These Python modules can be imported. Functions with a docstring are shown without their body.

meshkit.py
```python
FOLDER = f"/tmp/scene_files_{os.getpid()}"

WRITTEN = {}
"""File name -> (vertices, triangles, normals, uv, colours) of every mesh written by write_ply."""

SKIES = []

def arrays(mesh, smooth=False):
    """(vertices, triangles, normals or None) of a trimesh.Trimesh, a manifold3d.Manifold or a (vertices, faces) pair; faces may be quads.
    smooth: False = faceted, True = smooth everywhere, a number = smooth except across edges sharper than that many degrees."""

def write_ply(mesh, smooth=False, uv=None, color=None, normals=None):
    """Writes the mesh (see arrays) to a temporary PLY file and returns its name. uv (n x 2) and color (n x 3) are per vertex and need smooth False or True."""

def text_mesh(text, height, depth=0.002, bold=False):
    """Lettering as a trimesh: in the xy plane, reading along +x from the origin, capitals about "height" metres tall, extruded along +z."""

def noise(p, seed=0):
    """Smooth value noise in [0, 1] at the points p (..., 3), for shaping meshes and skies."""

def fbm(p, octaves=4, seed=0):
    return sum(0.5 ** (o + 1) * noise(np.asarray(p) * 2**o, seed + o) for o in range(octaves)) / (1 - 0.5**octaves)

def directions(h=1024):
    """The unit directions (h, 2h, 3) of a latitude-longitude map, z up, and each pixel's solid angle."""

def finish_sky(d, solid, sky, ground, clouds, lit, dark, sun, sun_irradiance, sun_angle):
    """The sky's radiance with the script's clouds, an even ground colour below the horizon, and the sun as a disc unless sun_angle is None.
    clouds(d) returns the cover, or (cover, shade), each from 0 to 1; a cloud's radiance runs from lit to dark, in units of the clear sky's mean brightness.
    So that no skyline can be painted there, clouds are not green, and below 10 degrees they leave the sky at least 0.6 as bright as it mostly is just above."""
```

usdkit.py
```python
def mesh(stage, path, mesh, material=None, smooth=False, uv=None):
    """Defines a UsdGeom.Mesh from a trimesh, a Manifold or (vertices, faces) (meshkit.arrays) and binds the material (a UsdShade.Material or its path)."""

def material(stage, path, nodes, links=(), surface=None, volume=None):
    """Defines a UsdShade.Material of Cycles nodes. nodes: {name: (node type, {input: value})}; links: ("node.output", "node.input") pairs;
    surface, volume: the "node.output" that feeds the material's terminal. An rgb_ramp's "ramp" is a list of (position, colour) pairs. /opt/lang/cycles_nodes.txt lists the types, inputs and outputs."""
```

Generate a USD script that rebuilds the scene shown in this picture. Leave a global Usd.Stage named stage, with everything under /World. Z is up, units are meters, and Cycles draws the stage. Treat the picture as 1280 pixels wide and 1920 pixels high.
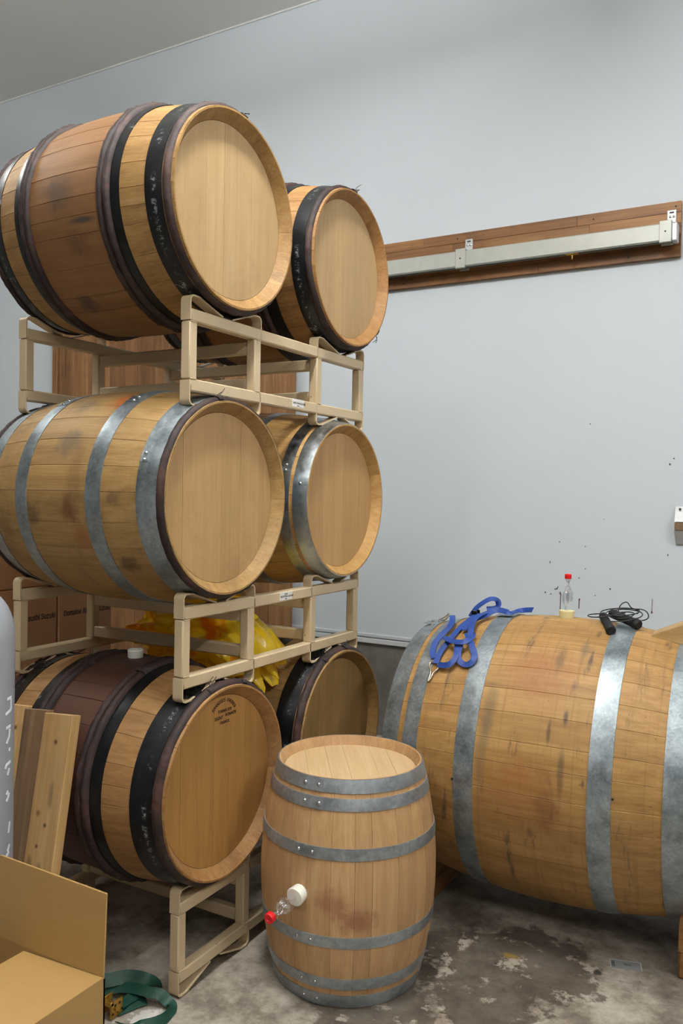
import math, random
import numpy as np, trimesh, manifold3d
from shapely.geometry import Point, Polygon, box as sbox
import usdkit, meshkit
from meshkit import noise, fbm, text_mesh
from pxr import Usd, UsdGeom, UsdLux, UsdShade, Gf, Sdf

random.seed(7)
RNG = np.random.default_rng(7)
stage = Usd.Stage.CreateInMemory()
UsdGeom.SetStageUpAxis(stage, UsdGeom.Tokens.z)
UsdGeom.SetStageMetersPerUnit(stage, 1.0)
UsdGeom.Xform.Define(stage, '/World')
UsdGeom.Scope.Define(stage, '/World/Looks')

# ------------------------------------------------------------------ camera
YAW, PITCH, ROLL, FPX = .5164, -.0214, .0184, 1553.3
CAM = np.array([1.6205, -1.9108, 1.5326])
fw = np.array([-math.sin(YAW) * math.cos(PITCH), math.cos(YAW) * math.cos(PITCH), math.sin(PITCH)])
rt = np.cross(fw, [0, 0, 1]); rt /= np.linalg.norm(rt); up = np.cross(rt, fw)
rt, up = rt * math.cos(ROLL) + up * math.sin(ROLL), -rt * math.sin(ROLL) + up * math.cos(ROLL)
cam = UsdGeom.Camera.Define(stage, '/World/camera')
m4 = Gf.Matrix4d(*rt, 0, *up, 0, *(-fw), 0, *CAM, 1)
cam.AddTransformOp().Set(m4)
cam.CreateHorizontalApertureAttr(24.0); cam.CreateVerticalApertureAttr(36.0)
cam.CreateFocalLengthAttr(24.0 * FPX / 1280)
cam.CreateFStopAttr(5.6); cam.CreateFocusDistanceAttr(2.75)
cam.CreateClippingRangeAttr(Gf.Vec2f(.05, 100))
cam.CreateExposureAttr(0.0)

# ------------------------------------------------------------------ lamps (ceiling panels, out of frame)
CEIL = 4.793
LAMP_Z = 4.25
LAMPS = [(.62, -.35, 220.0), (.62, -3.6, 110.0), (4.2, -.35, 140.0), (4.2, -3.6, 110.0), (-3.0, -.35, 70.0)]
LAMP_COLOR = (1.0, .985, .95)
LAMP_GAIN = 1.62


def C(h):
    h = h.lstrip('#'); c = np.array([int(h[i:i + 2], 16) / 255 for i in (0, 2, 4)])
    return tuple(np.where(c <= .04045, c / 12.92, ((c + .055) / 1.055) ** 2.4))


# ------------------------------------------------------------------ prim helpers
USED = {}


def numbered(parent, name):
    k = (parent, name); n = USED.get(k, -1) + 1; USED[k] = n
    return f'{parent}/{name}' if n == 0 else f'{parent}/{name}_{n:03d}'


def ppath(parent):
    return '/World' if parent is None else str(parent.GetPath())


def tag(p, label=None, cat=None, group=None, kind=None):
    for k, v in (('label', label), ('category', cat), ('group', group), ('kind', kind)):
        if v: p.SetCustomDataByKey(k, v)
    return p


def obj(name, mesh, mat, parent=None, smooth=35, **kw):
    return tag(usdkit.mesh(stage, numbered(ppath(parent), name), mesh, mat, smooth=smooth).GetPrim(), **kw)


def thing(name, label, cat=None, loc=(0, 0, 0), rotz=0.0, group=None, kind=None, parent=None):
    x = UsdGeom.Xform.Define(stage, numbered(ppath(parent), name))
    x.AddTranslateOp().Set(Gf.Vec3d(*map(float, loc)))
    if rotz: x.AddRotateZOp().Set(math.degrees(rotz))
    return tag(x.GetPrim(), label, cat, group, kind)


# ------------------------------------------------------------------ mesh helpers
def TM(v, f):
    return trimesh.Trimesh(np.asarray(v, float), np.asarray(f, int), process=False)


def cat(ms):
    return trimesh.util.concatenate(list(ms))


def cbox(lo, hi, b=.003):
    lo, hi = np.minimum(lo, hi).astype(float), np.maximum(lo, hi).astype(float)
    b = min(b, .45 * float((hi - lo).min()))
    pts = []
    for s in np.ndindex(2, 2, 2):
        c = np.where(np.array(s) == 0, lo, hi); d = np.where(np.array(s) == 0, b, -b)
        for k in range(3):
            q = c + d; q[k] = c[k]; pts.append(q)
    return trimesh.convex.convex_hull(np.array(pts))


def hull(pts):
    return trimesh.convex.convex_hull(np.asarray(pts, float))


def grid_faces(n, m, wrap_n=False, wrap_m=False, flip=False):
    i, j = np.meshgrid(np.arange(n if wrap_n else n - 1), np.arange(m if wrap_m else m - 1), indexing='ij')
    a = i * m + j; b = ((i + 1) % n) * m + j; c = ((i + 1) % n) * m + (j + 1) % m; d = i * m + (j + 1) % m
    q = np.stack([a, b, c, d], -1).reshape(-1, 4)
    if flip: q = q[:, ::-1]
    return np.vstack([q[:, [0, 1, 2]], q[:, [0, 2, 3]]])


def fix(m):
    if m.volume < 0: m.invert()
    return m


def rev(profile, n=96, axis='x', t0=0.0, t1=2 * math.pi, disp=None):
    """closed loop of (axial, radius) turned about the axis; t0..t1 less than a full turn is capped."""
    full = abs(t1 - t0 - 2 * math.pi) < 1e-6
    t = np.linspace(t0, t1, n, endpoint=not full); P = np.array(profile, float)
    X = np.broadcast_to(P[:, 0], (len(t), len(P))).copy(); R = np.broadcast_to(P[:, 1], (len(t), len(P))).copy()
    if disp is not None: X, R = disp(t[:, None], X, R)
    v = np.stack([X, R * np.sin(t)[:, None], R * np.cos(t)[:, None]], -1)      # angle 0 = top (+z)
    v = v.reshape(-1, 3); f = grid_faces(len(t), len(P), wrap_n=full, wrap_m=True)
    if not full:
        k = len(P); base = (len(t) - 1) * k
        fan = [[0, i, i + 1] for i in range(1, k - 1)]; fan2 = [[base, base + i + 1, base + i] for i in range(1, k - 1)]
        f = np.vstack([f, fan, fan2])
    m = fix(TM(v, f))
    return m


def spin(profile, n=28):
    """open profile of (radius, z) from axis to axis, turned about z"""
    P = np.array(profile, float); t = np.linspace(0, 2 * math.pi, n, endpoint=False)
    v = np.stack([P[None, :, 0] * np.cos(t)[:, None], P[None, :, 0] * np.sin(t)[:, None], np.broadcast_to(P[:, 1], (n, len(P)))], -1).reshape(-1, 3)
    return fix(TM(v, grid_faces(n, len(P), wrap_n=True)))


def upright(m):
    """axis x -> axis z"""
    m = m.copy(); m.vertices = m.vertices[:, [1, 2, 0]]; return m


def smooth_path(p, n=60, closed=False):
    from scipy.interpolate import CubicSpline
    p = np.asarray(p, float)
    if closed: p = np.vstack([p, p[:1]])
    d = np.r_[0, np.cumsum(np.linalg.norm(np.diff(p, axis=0), axis=1))]
    s = CubicSpline(d, p, bc_type='periodic' if closed else 'natural')
    return s(np.linspace(0, d[-1], n))


def tube(p, r, sides=8, caps=True):
    p = np.asarray(p, float); t = np.gradient(p, axis=0); t /= np.linalg.norm(t, axis=1, keepdims=True) + 1e-12
    a = np.cross(t[0], [0, 0, 1.0] if abs(t[0][2]) < .9 else [1.0, 0, 0]); a /= np.linalg.norm(a); A = [a]
    for i in range(1, len(p)):
        a = A[-1] - t[i] * (A[-1] @ t[i]); A.append(a / np.linalg.norm(a))
    A = np.array(A); B = np.cross(t, A); g = np.arange(sides) * 2 * np.pi / sides
    r = np.broadcast_to(r, (len(p),))[:, None, None]
    v = (p[:, None] + r * (np.cos(g)[None, :, None] * A[:, None] + np.sin(g)[None, :, None] * B[:, None])).reshape(-1, 3)
    f = grid_faces(len(p), sides, wrap_m=True)
    if caps:
        k = len(v); v = np.vstack([v, p[:1], p[-1:]]); e = (len(p) - 1) * sides
        f = np.vstack([f, [[k, (j + 1) % sides, j] for j in range(sides)], [[k + 1, e + j, e + (j + 1) % sides] for j in range(sides)]])
    return fix(TM(v, f))


def ribbon(p, normals, w, th=.0022, n=60):
    """webbing: a flat band of width w along p whose face looks along normals"""
    q = smooth_path(p, n); N = np.asarray(normals, float); N = np.stack([np.interp(np.linspace(0, 1, n), np.linspace(0, 1, len(N)), N[:, i]) for i in range(3)], 1)
    t = np.gradient(q, axis=0); t /= np.linalg.norm(t, axis=1, keepdims=True)
    N = N - t * (N * t).sum(1, keepdims=True); N /= np.linalg.norm(N, axis=1, keepdims=True)
    S = np.cross(t, N)
    prof = np.array([(-.5, -.5), (-.25, -.5), (0, -.5), (.25, -.5), (.5, -.5), (.5, .5), (.25, .62), (0, .66), (-.25, .62), (-.5, .5)])
    v = (q[:, None] + S[:, None] * (prof[:, 0] * w)[None, :, None] + N[:, None] * (prof[:, 1] * th)[None, :, None]).reshape(-1, 3)
    k = len(prof); f = grid_faces(n, k, wrap_m=True)
    fan = [[0, i + 1, i] for i in range(1, k - 1)]; e = (n - 1) * k; fan2 = [[e, e + i, e + i + 1] for i in range(1, k - 1)]
    return fix(TM(v, np.vstack([f, fan, fan2])))


def prism(poly, h):
    return trimesh.creation.extrude_polygon(poly, h, engine='earcut')


def prism_yz(poly, x0, x1):
    m = prism(poly, x1 - x0); v = m.vertices; m.vertices = np.stack([v[:, 2] + x0, v[:, 0], v[:, 1]], 1); return fix(m)


def prism_xz(poly, y0, y1):
    m = prism(poly, y1 - y0); v = m.vertices; m.vertices = np.stack([v[:, 0], v[:, 2] + y0, v[:, 1]], 1); return fix(m)


def on_x(m, x, y, z):
    """text mesh in xy -> on a face looking along +x, reading along +y"""
    m = m.copy(); v = m.vertices; m.vertices = np.stack([x + v[:, 2], y + v[:, 0], z + v[:, 1]], 1); return m


def rot_to(m, d, loc):
    """z axis -> d, moved to loc"""
    m = m.copy(); m.apply_transform(trimesh.geometry.align_vectors([0, 0, 1], d)); m.apply_translation(loc); return m


# ------------------------------------------------------------------ material graphs
class G:
    def __init__(s): s.n, s.l, s.c = {}, [], 0

    def add(s, kind, out=None, **inp):
        s.c += 1; nm = f'n{s.c}'; vals = {}
        for k, v in inp.items():
            if isinstance(v, str) and v.startswith('@'): s.l.append((v[1:], f'{nm}.{k}'))
            else: vals[k] = v
        s.n[nm] = (kind, vals)
        return f'@{nm}.{out}' if out else '@' + nm

    def coord(s): return s.add('texture_coordinate', 'object')
    def world(s): return s.add('geometry', 'position')
    def map(s, v, sc=(1, 1, 1), loc=(0, 0, 0)): return s.add('mapping', 'vector', vector=v, scale=sc, location=loc)
    def noise(s, v, scale, detail=3, rough=.55, dist=0.0): return s.add('noise_texture', 'fac', vector=v, scale=scale, detail=detail, roughness=rough, distortion=dist)
    def ramp(s, f, stops): return s.add('rgb_ramp', 'color', fac=f, ramp=stops)
    def mr(s, v, a, b, c=0., d=1., t='smoothstep'): return s.add('map_range', 'result', value=v, from_min=a, from_max=b, to_min=c, to_max=d, range_type=t, clamp=True)
    def math(s, t, a, b=0.): return s.add('math', 'value', math_type=t, value1=a, value2=b)
    def mixc(s, f, a, b, t='mix'): return s.add('mix', 'color', mix_type=t, fac=f, color1=a, color2=b)
    def rnd(s): return s.add('object_info', 'random')

    def spot(s, v, p, r, soft=.5, wob=.0, wscale=12., sc=(1, 1, 1)):
        q = s.map(v, sc) if sc != (1, 1, 1) else v
        d = s.add('vector_math', 'value', math_type='distance', vector1=q, vector2=tuple(np.array(p) * np.array(sc)))
        if wob: d = s.math('add', d, s.math('multiply', s.math('subtract', s.noise(v, wscale, 4, .65), .5), wob))
        return s.mr(d, r, r * (1 - soft))

    def done(s, name, surf):
        return usdkit.material(stage, '/World/Looks/' + name, s.n, s.l, surface=surf[1:])


def principled(g, name, col, rough=.5, metal=0., bump=None, bs=.2, bd=.002, **kw):
    if bump: kw['normal'] = g.add('bump', 'normal', height=bump, strength=bs, distance=bd)
    return g.done(name, g.add('principled_bsdf', 'BSDF', base_color=col, roughness=rough, metallic=metal, **kw))


def plain(name, col, rough=.5, metal=0., var=.06, scale=20., bs=.15, **kw):
    g = G(); n = g.noise(g.coord(), scale, 4)
    c = g.mixc(g.mr(n, .3, .7), tuple(np.array(C(col)) * (1 - var)), tuple(np.array(C(col)) * (1 + var)))
    return principled(g, name, c, rough, metal, bump=n, bs=bs, bd=.001, **kw)


def wood(name, dark, mid, light, axis='x', grain=1.0, vary=.07, rough=.6, stains=(), blot=.25, blot_col='#6b4a26', streak=0.0, coat=0., bands=0.0, flecks=0.0, turn=0.0):
    """oak and its kin: long fibres along axis, per-piece tone, blotches and marks of their own"""
    g = G(); v = g.coord(); k = 'xyz'.index(axis)
    if turn: v = g.add('mapping', 'vector', vector=v, rotation=(0, 0, math.radians(turn)))
    r = g.rnd()
    off = g.add('combine_xyz', 'vector', x=g.math('multiply', r, 7.3), y=g.math('multiply', r, 3.1), z=g.math('multiply', r, 5.7))
    vo = g.add('vector_math', 'vector', math_type='add', vector1=v, vector2=off)
    s1 = [26.0 * grain] * 3; s1[k] = 1.6 * grain
    s2 = [150.0 * grain] * 3; s2[k] = 5.0 * grain
    a = g.noise(g.map(vo, tuple(s1)), 1.0, 4, .6, .6); b = g.noise(g.map(vo, tuple(s2)), 1.0, 3, .6)
    f = g.math('add', g.math('multiply', a, .6), g.math('multiply', b, .4))
    col = g.ramp(f, [(.3, C(dark)), (.5, C(mid)), (.68, C(light))])
    tone = g.mr(r, 0, 1, 1 - vary, 1 + vary, 'linear')
    col = g.mixc(1.0, col, g.add('combine_color', 'color', r=tone, g=g.math('power', tone, 1.12), b=g.math('power', tone, 1.25)), 'multiply')
    if blot:
        bl = g.mr(g.noise(v, 5.0, 6, .68, .4), .52, .72, 0, blot)
        col = g.mixc(bl, col, C(blot_col))
    if bands:   # faint marks across the fibres left by sanding and hoops
        s3 = [2.0] * 3; s3[k] = 70.0
        col = g.mixc(g.mr(g.noise(g.map(v, tuple(s3)), 1.0, 3, .6), .5, .75, 0, bands), col, C(dark))
    if streak:  # grey weathering streaks with the fibres' cross direction
        s4 = [4.0] * 3; s4[k] = 22.0
        col = g.mixc(g.mr(g.noise(g.map(v, tuple(s4)), 1.0, 5, .7, .3), .56, .72, 0, streak), col, C('#4b4238'))
    if flecks:
        vo2 = g.add('voronoi_texture', 'distance', vector=v, scale=28.0)
        col = g.mixc(g.math('multiply', g.mr(vo2, .075, .03), flecks), col, C('#3c2514'))
    for (p, rad, sc, c, amt, wob) in stains:
        col = g.mixc(g.math('multiply', g.spot(v, p, rad, .12 if sc == (1, 0, 0) else .75, wob, 22., sc), amt), col, C(c))
    col = g.add('hsv', 'color', hue=.5, saturation=1.0, value=VAL, fac=1.0, color=col)
    return principled(g, name, col, rough, bump=b, bs=.25, bd=.0012, coat_weight=coat)


def galv(name, base, bright, dark, rough=.42, metal=.85, scale=26., spots=(), streak=(1, 1, 1)):
    """zinc: spangled grey sheet"""
    g = G(); v = g.coord()
    vor = g.add('voronoi_texture', 'color', vector=v, scale=scale * 4)
    sp = g.add('rgb_to_bw', 'val', color=vor)
    n = g.noise(g.map(v, streak), scale * .35, 5, .65)
    f = g.math('add', g.math('multiply', sp, .14), g.math('add', g.math('multiply', n, .8), .03))
    col = g.ramp(f, [(.25, C(dark)), (.48, C(base)), (.75, C(bright))])
    fine = g.noise(v, 160., 3)
    col = g.mixc(g.mr(fine, .6, .72, 0, .5), col, C(dark))
    ro = g.mr(n, .3, .7, rough - .08, rough + .14)
    for (p, rad, sc, c, amt, wob) in spots:
        col = g.mixc(g.math('multiply', g.spot(v, p, rad, .75, wob, 22., sc), amt), col, C(c))
    return principled(g, name, col, ro, metal, bump=n, bs=.12, bd=.002)


MAT = {}
VAL = .74
# walls, ceiling, floor
g = G(); p = g.world(); n = g.noise(p, .8, 3); n2 = g.noise(p, 60., 3)
MAT['wall'] = principled(g, 'wall_paint', g.mixc(n, C('#d0d9e1'), C('#d5dde4')), .55, bump=n2, bs=.04, bd=.001)
g = G(); p = g.world(); MAT['ceiling'] = principled(g, 'ceiling_paint', g.mixc(g.noise(p, .5, 3), C('#e6e9e8'), C('#ebedec')), .7)
g = G(); p = g.world(); n = g.noise(p, 3.2, 6, .65, .3); n2 = g.noise(p, 22., 5, .65)
col = g.ramp(n, [(.3, C('#5d5b57')), (.5, C('#75726c')), (.7, C('#8b8880'))])
col = g.mixc(g.mr(n2, .35, .75, 0, .35), col, C('#55534d'))
MAT['concrete_wall'] = principled(g, 'concrete_base', col, .8, bump=n2, bs=.3, bd=.004)

g = G(); p = g.world()
n = g.noise(p, 4.2, 10, .74, .0); n2 = g.noise(p, 19., 8, .76, .0); n3 = g.noise(p, 90., 4, .7)
col = g.ramp(n, [(.34, C('#564e45')), (.45, C('#7b7165')), (.52, C('#989083')), (.64, C('#b5aca0'))])
col = g.mixc(g.mr(n2, .5, .72, 0, .5), col, C('#857a6e'))
col = g.mixc(g.mr(n3, .58, .75, 0, .45), col, C('#6d645a'))
wet = g.math('maximum', g.spot(p, (.70, .66, 0), .25, .16, .42, 11.), g.math('maximum', g.spot(p, (.84, .74, 0), .25, .16, .42, 11.), g.math('maximum', g.spot(p, (.50, .30, 0), .20, .18, .36, 11.), g.spot(p, (.80, .47, 0), .16, .18, .36, 12.))))
col = g.mixc(g.math('multiply', wet, .78), col, C('#443b32'))
dust = g.mr(g.noise(p, 9., 7, .72), .545, .62, 0, .65)
col = g.mixc(g.math('multiply', dust, wet), col, C('#b5aa9c'))
col = g.mixc(g.math('multiply', g.spot(p, (.785, .765, 0), .035, .5, .06, 30., (1, 1.8, 1)), .8), col, C('#8d7434'))
col = g.mixc(g.math('multiply', g.spot(p, (-.015, -.115, 0), .055, .3, .12, 40.), .85), col, C('#d5d3cd'))
col = g.mixc(g.math('multiply', g.spot(p, (1.055, .815, 0), .018, .3, .03, 60.), .85), col, C('#231f1b'))
vor = g.add('voronoi_texture', 'distance', vector=p, scale=9.0)
col = g.mixc(g.math('multiply', g.mr(vor, .07, .03), .8), col, C('#2d2824'))
MAT['floor'] = principled(g, 'concrete_floor', col, g.math('subtract', g.mr(n, .3, .7, .72, .58), g.math('multiply', wet, .2)), bump=g.math('add', n2, g.math('multiply', n3, .4)), bs=.25, bd=.004)

MAT['wall_far'] = plain('far_wall_paint', '#9a9b99', .7, var=.03, scale=2.)
# oak of each barrel
OAK = dict(dark='#9a7443', mid='#bb9058', light='#cfa66e')
MAT['oak_top'] = wood('oak_top', '#8a6636', '#ad844a', '#c39d62', 'x', blot=.3, bands=.25, flecks=.25, stains=[
    ((0, 0, .35), .165, (1, 0, 0), '#7a4c2e', .62, .008),
    ((-.01, -.352, .36), .07, (1, 1, 1), '#4c4139', .6, .1), ((-.042, -.201, .064), .05, (1, 1, 1), '#3a2c22', .75, .06), ((.078, -.341, .272), .035, (.5, 1, 3), '#36383c', .85, .03), ((.02, -.33, .5), .09, (1, 1, 1), '#9a7048', .5, .1), ((.04, -.34, .2), .06, (1, 1, 1), '#5b3a24', .6, .1)])
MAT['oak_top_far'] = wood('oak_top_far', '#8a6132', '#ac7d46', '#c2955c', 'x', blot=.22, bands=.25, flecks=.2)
MAT['oak_mid'] = wood('oak_mid', '#8d6a38', '#ae8850', '#c29f66', 'x', blot=.5, bands=.35, flecks=.35, stains=[
    ((.122, -.17, .645), .075, (1, 1, .8), '#b3611a', .95, .09), ((.061, -.345, .307), .05, (1, 1, 1), '#6e3d1e', .75, .09), ((.019, -.31, .509), .07, (1, 1, 1), '#5d5140', .65, .1), ((.16, -.334, .278), .05, (1, 1, 1), '#5d4024', .6, .08),
    ((-.106, -.341, .295), .05, (1, 1, 1), '#55402c', .6, .09), ((.103, -.321, .22), .06, (1, 1, 1), '#9a5a28', .6, .09), ((.231, -.263, .144), .045, (1, 1, 1), '#47301a', .7, .07), ((.224, -.334, .342), .035, (1, 1, 1), '#5a4128', .6, .05), ((-.02, -.2, .63), .06, (1, 1, 1), '#6a5b48', .55, .1), ((.08, -.34, .42), .09, (2, 1, .5), '#7d5a30', .5, .09)])
MAT['oak_new'] = wood('oak_new', '#a87a42', '#c49755', '#d4ab6c', 'x', blot=.08, bands=.1)
MAT['oak_low'] = wood('oak_low', '#8a6234', '#a87b47', '#be925c', 'x', blot=.3, bands=.25, flecks=.3, stains=[
    ((0, 0, .35), .15, (1, 0, 0), '#4d281b', .9, .01), ((0, -.05, .74), .2, (.6, 1, 1), '#392420', .6, .1)])
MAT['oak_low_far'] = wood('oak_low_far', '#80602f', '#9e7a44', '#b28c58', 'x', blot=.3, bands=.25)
MAT['oak_big'] = wood('oak_big', '#926a36', '#b58a4e', '#caa064', 'x', grain=.8, blot=.45, blot_col='#7d5228', bands=.6, streak=.8, flecks=.6, vary=.045, stains=[
    ((-.151, -.445, .754), .10, (3.2, 1, .55), '#6b6048', .5, .07), ((-.16, -.49, .62), .10, (3.6, 1, .5), '#6f6248', .45, .07), ((.103, -.442, .764), .028, (2.5, 1, .6), '#3b3836', .75, .03), ((.102, -.501, .599), .06, (4, 1, .45), '#51473a', .6, .04),
    ((.147, -.151, .995), .035, (3, 1, .5), '#4d3925', .6, .03), ((.055, -.467, .719), .03, (3, 1, .45), '#4b3c2a', .7, .03), ((.001, -.353, .882), .16, (1, 1, 1), '#a4622f', .5, .16), ((-.032, -.511, .526), .16, (.8, 1, 1), '#9a5a24', .5, .16), ((.06, -.50, .47), .09, (1.5, 1, 1), '#7d4a20', .5, .1),
    ((.12, -.25, .95), .07, (3, 1, .6), '#6d6250', .45, .06), ((.05, -.3, .91), .08, (3.5, 1, .5), '#5b4d3a', .5, .06)])
MAT['oak_small'] = wood('oak_small', '#b18859', '#c89d6c', '#d6af80', 'z', blot=.12, vary=.09, stains=[
    ((.09, -.27, .335), .055, (.9, .5, 1), '#8f4a37', .5, .08), ((.16, -.23, .285), .055, (.8, .5, 1.3), '#883f30', .6, .09)])
MAT['head_top'] = wood('head_top', '#bd9c6b', '#c9a777', '#d1b082', 'z', blot=.2, vary=.06, flecks=.25, blot_col='#8d6a40')
MAT['head_mid'] = wood('head_mid', '#ba935f', '#c69e69', '#cea873', 'z', blot=.25, vary=.07, flecks=.15, blot_col='#94683a')
MAT['head_new'] = wood('head_new', '#c1955d', '#cb9f66', '#d2a971', 'z', blot=.03, vary=.06)
MAT['head_low'] = wood('head_low', '#ab7b40', '#ba8849', '#c29253', 'z', blot=.15, vary=.06, blot_col='#8a5420')
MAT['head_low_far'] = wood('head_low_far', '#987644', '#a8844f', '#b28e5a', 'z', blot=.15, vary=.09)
g = G()
MAT['head_small'] = wood('head_small', '#d0ab7b', '#dcb98a', '#e4c59a', 'y', blot=.04, vary=.05, turn=-35.0)
MAT['bark'] = wood('hoop_bark', '#140b0a', '#2c1917', '#523631', 'y', grain=.5, blot=.3, blot_col='#7a5136', vary=.2, rough=.68, flecks=.3)
MAT['withe'] = plain('withe', '#2f2420', .7)
g = G(); v = g.coord(); n = g.noise(v, 30., 5, .7); n2 = g.noise(v, 9., 4, .6)
ax = g.math('absolute', g.add('separate_xyz', 'x', vector=v))
crest = g.mr(g.math('absolute', g.math('subtract', ax, .338)), .011, .002)
scf = g.mr(g.noise(g.map(v, (.6, 1, 1)), 75., 5, .75), .5, .62, 0, .85)
col = g.mixc(g.math('maximum', g.math('multiply', crest, g.math('multiply', scf, g.mr(n2, .42, .55))), g.mr(g.math('multiply', n, n2), .36, .44, 0, .6)), C('#121416'), C('#9a9da0'))
MAT['black_hoop'] = principled(g, 'black_hoop', col, g.mr(n2, .3, .7, .28, .42), .25, bump=n, bs=.08, bd=.001)
MAT['galv_old'] = galv('galvanised_worn', '#8d979c', '#b6bfc3', '#646c70', .42, .8)
MAT['galv_new'] = galv('galvanised_bright', '#a3abb0', '#c6ccd0', '#858d92', .24, .95, 12.)
MAT['galv_big'] = galv('galvanised_spangled', '#8f999e', '#bcc5ca', '#6a7276', .40, .75, 34.)
MAT['galv_small'] = galv('galvanised_small', '#90969a', '#b4babd', '#6e7273', .38, .6, 22.)
MAT['rivet'] = plain('rivet_steel', '#c3c7c9', .25, .95)
MAT['bolt_dark'] = plain('dark_bolt', '#2a2624', .5, .5)
# racks
g = G(); v = g.coord(); n = g.noise(v, 34., 5, .7); n2 = g.noise(v, 4., 4)
col = g.mixc(g.mr(n2, .3, .7), C('#c0ac8a'), C('#cbb796'))
col = g.mixc(g.mr(n, .66, .74, 0, .7), col, C('#54452f'))
MAT['rack'] = principled(g, 'rack_paint', col, .42, bump=n2, bs=.05)
MAT['sticker'] = plain('sticker_paper', '#dcd9d6', .6)
MAT['ink'] = plain('black_ink', '#20201f', .7)
MAT['stamp'] = plain('stamp_ink', '#3a2212', .8)
# door, board, trim
MAT['plank'] = wood('door_cedar', '#74502f', '#9a6d44', '#b88f60', 'z', grain=.7, blot=.3, vary=.22, blot_col='#5a3520')
MAT['board'] = wood('board_strip', '#68431f', '#956435', '#b48149', 'x', grain=.6, blot=.45, vary=.3, rough=.5, blot_col='#3d2212')
MAT['board_edge'] = plain('board_edge', '#5b3821', .6)
MAT['track'] = plain('track_steel', '#b4b6ae', .45, .35, var=.03)
MAT['zinc'] = plain('zinc_plate', '#c2c5c6', .42, .4)
MAT['trim'] = plain('trim_white', '#cfd4d8', .45, var=.02)
MAT['trim_gap'] = plain('trim_shadow_gap', '#8f9596', .6)
MAT['drip'] = plain('wine_drip', '#75535a', .5)
MAT['speck'] = plain('dried_speck', '#4b4548', .6)
# card, plastics
def cardboard(name, col, rough=.75):
    g = G(); v = g.coord(); n = g.noise(v, 3., 4); n2 = g.noise(g.map(v, (4, 90, 90)), 1., 3)
    c = g.mixc(n, tuple(np.array(C(col)) * .93), tuple(np.array(C(col)) * 1.06))
    c = g.mixc(g.mr(n2, .4, .7, 0, .12), c, tuple(np.array(C(col)) * .7))
    return principled(g, name, c, rough, bump=n2, bs=.06, bd=.001)
MAT['carton'] = cardboard('carton_brown', '#a87d58')
MAT['carton_open'] = cardboard('carton_gold', '#a5834f', .5)
MAT['carton_edge'] = cardboard('carton_cut_edge', '#c9ad84')
MAT['tape'] = plain('packing_tape', '#a67f4c', .25)
MAT['white_rubber'] = plain('silicone_white', '#e6e3da', .45, subsurface_weight=.2)
MAT['cream_rubber'] = plain('silicone_cream', '#d8d3a4', .5, subsurface_weight=.2)
MAT['red_cap'] = plain('red_cap', '#d3121c', .35)
g = G(); tr_ = g.add('transparent_bsdf', 'BSDF', color=(.90, .91, .92)); gl_ = g.add('glossy_bsdf', 'BSDF', color=(.95, .95, .97), roughness=.08)
fa_ = g.math('add', g.math('multiply', g.add('layer_weight', 'facing', blend=.35), .75), .08)
MAT['clear'] = g.done('clear_plastic', g.add('mix_closure', 'closure', fac=fa_, closure1=tr_, closure2=gl_))
g = G(); v = g.coord(); n = g.noise(v, 6.5, 3, .6, .6); n2 = g.noise(v, 55., 4)
col = g.ramp(n, [(.34, C('#f58a12')), (.42, C('#fbb41a')), (.48, C('#ffdc22')), (.75, C('#ffea55'))])
d = g.add('principled_bsdf', 'BSDF', base_color=col, roughness=.24)
t = g.add('translucent_bsdf', 'BSDF', color=col)
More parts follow.
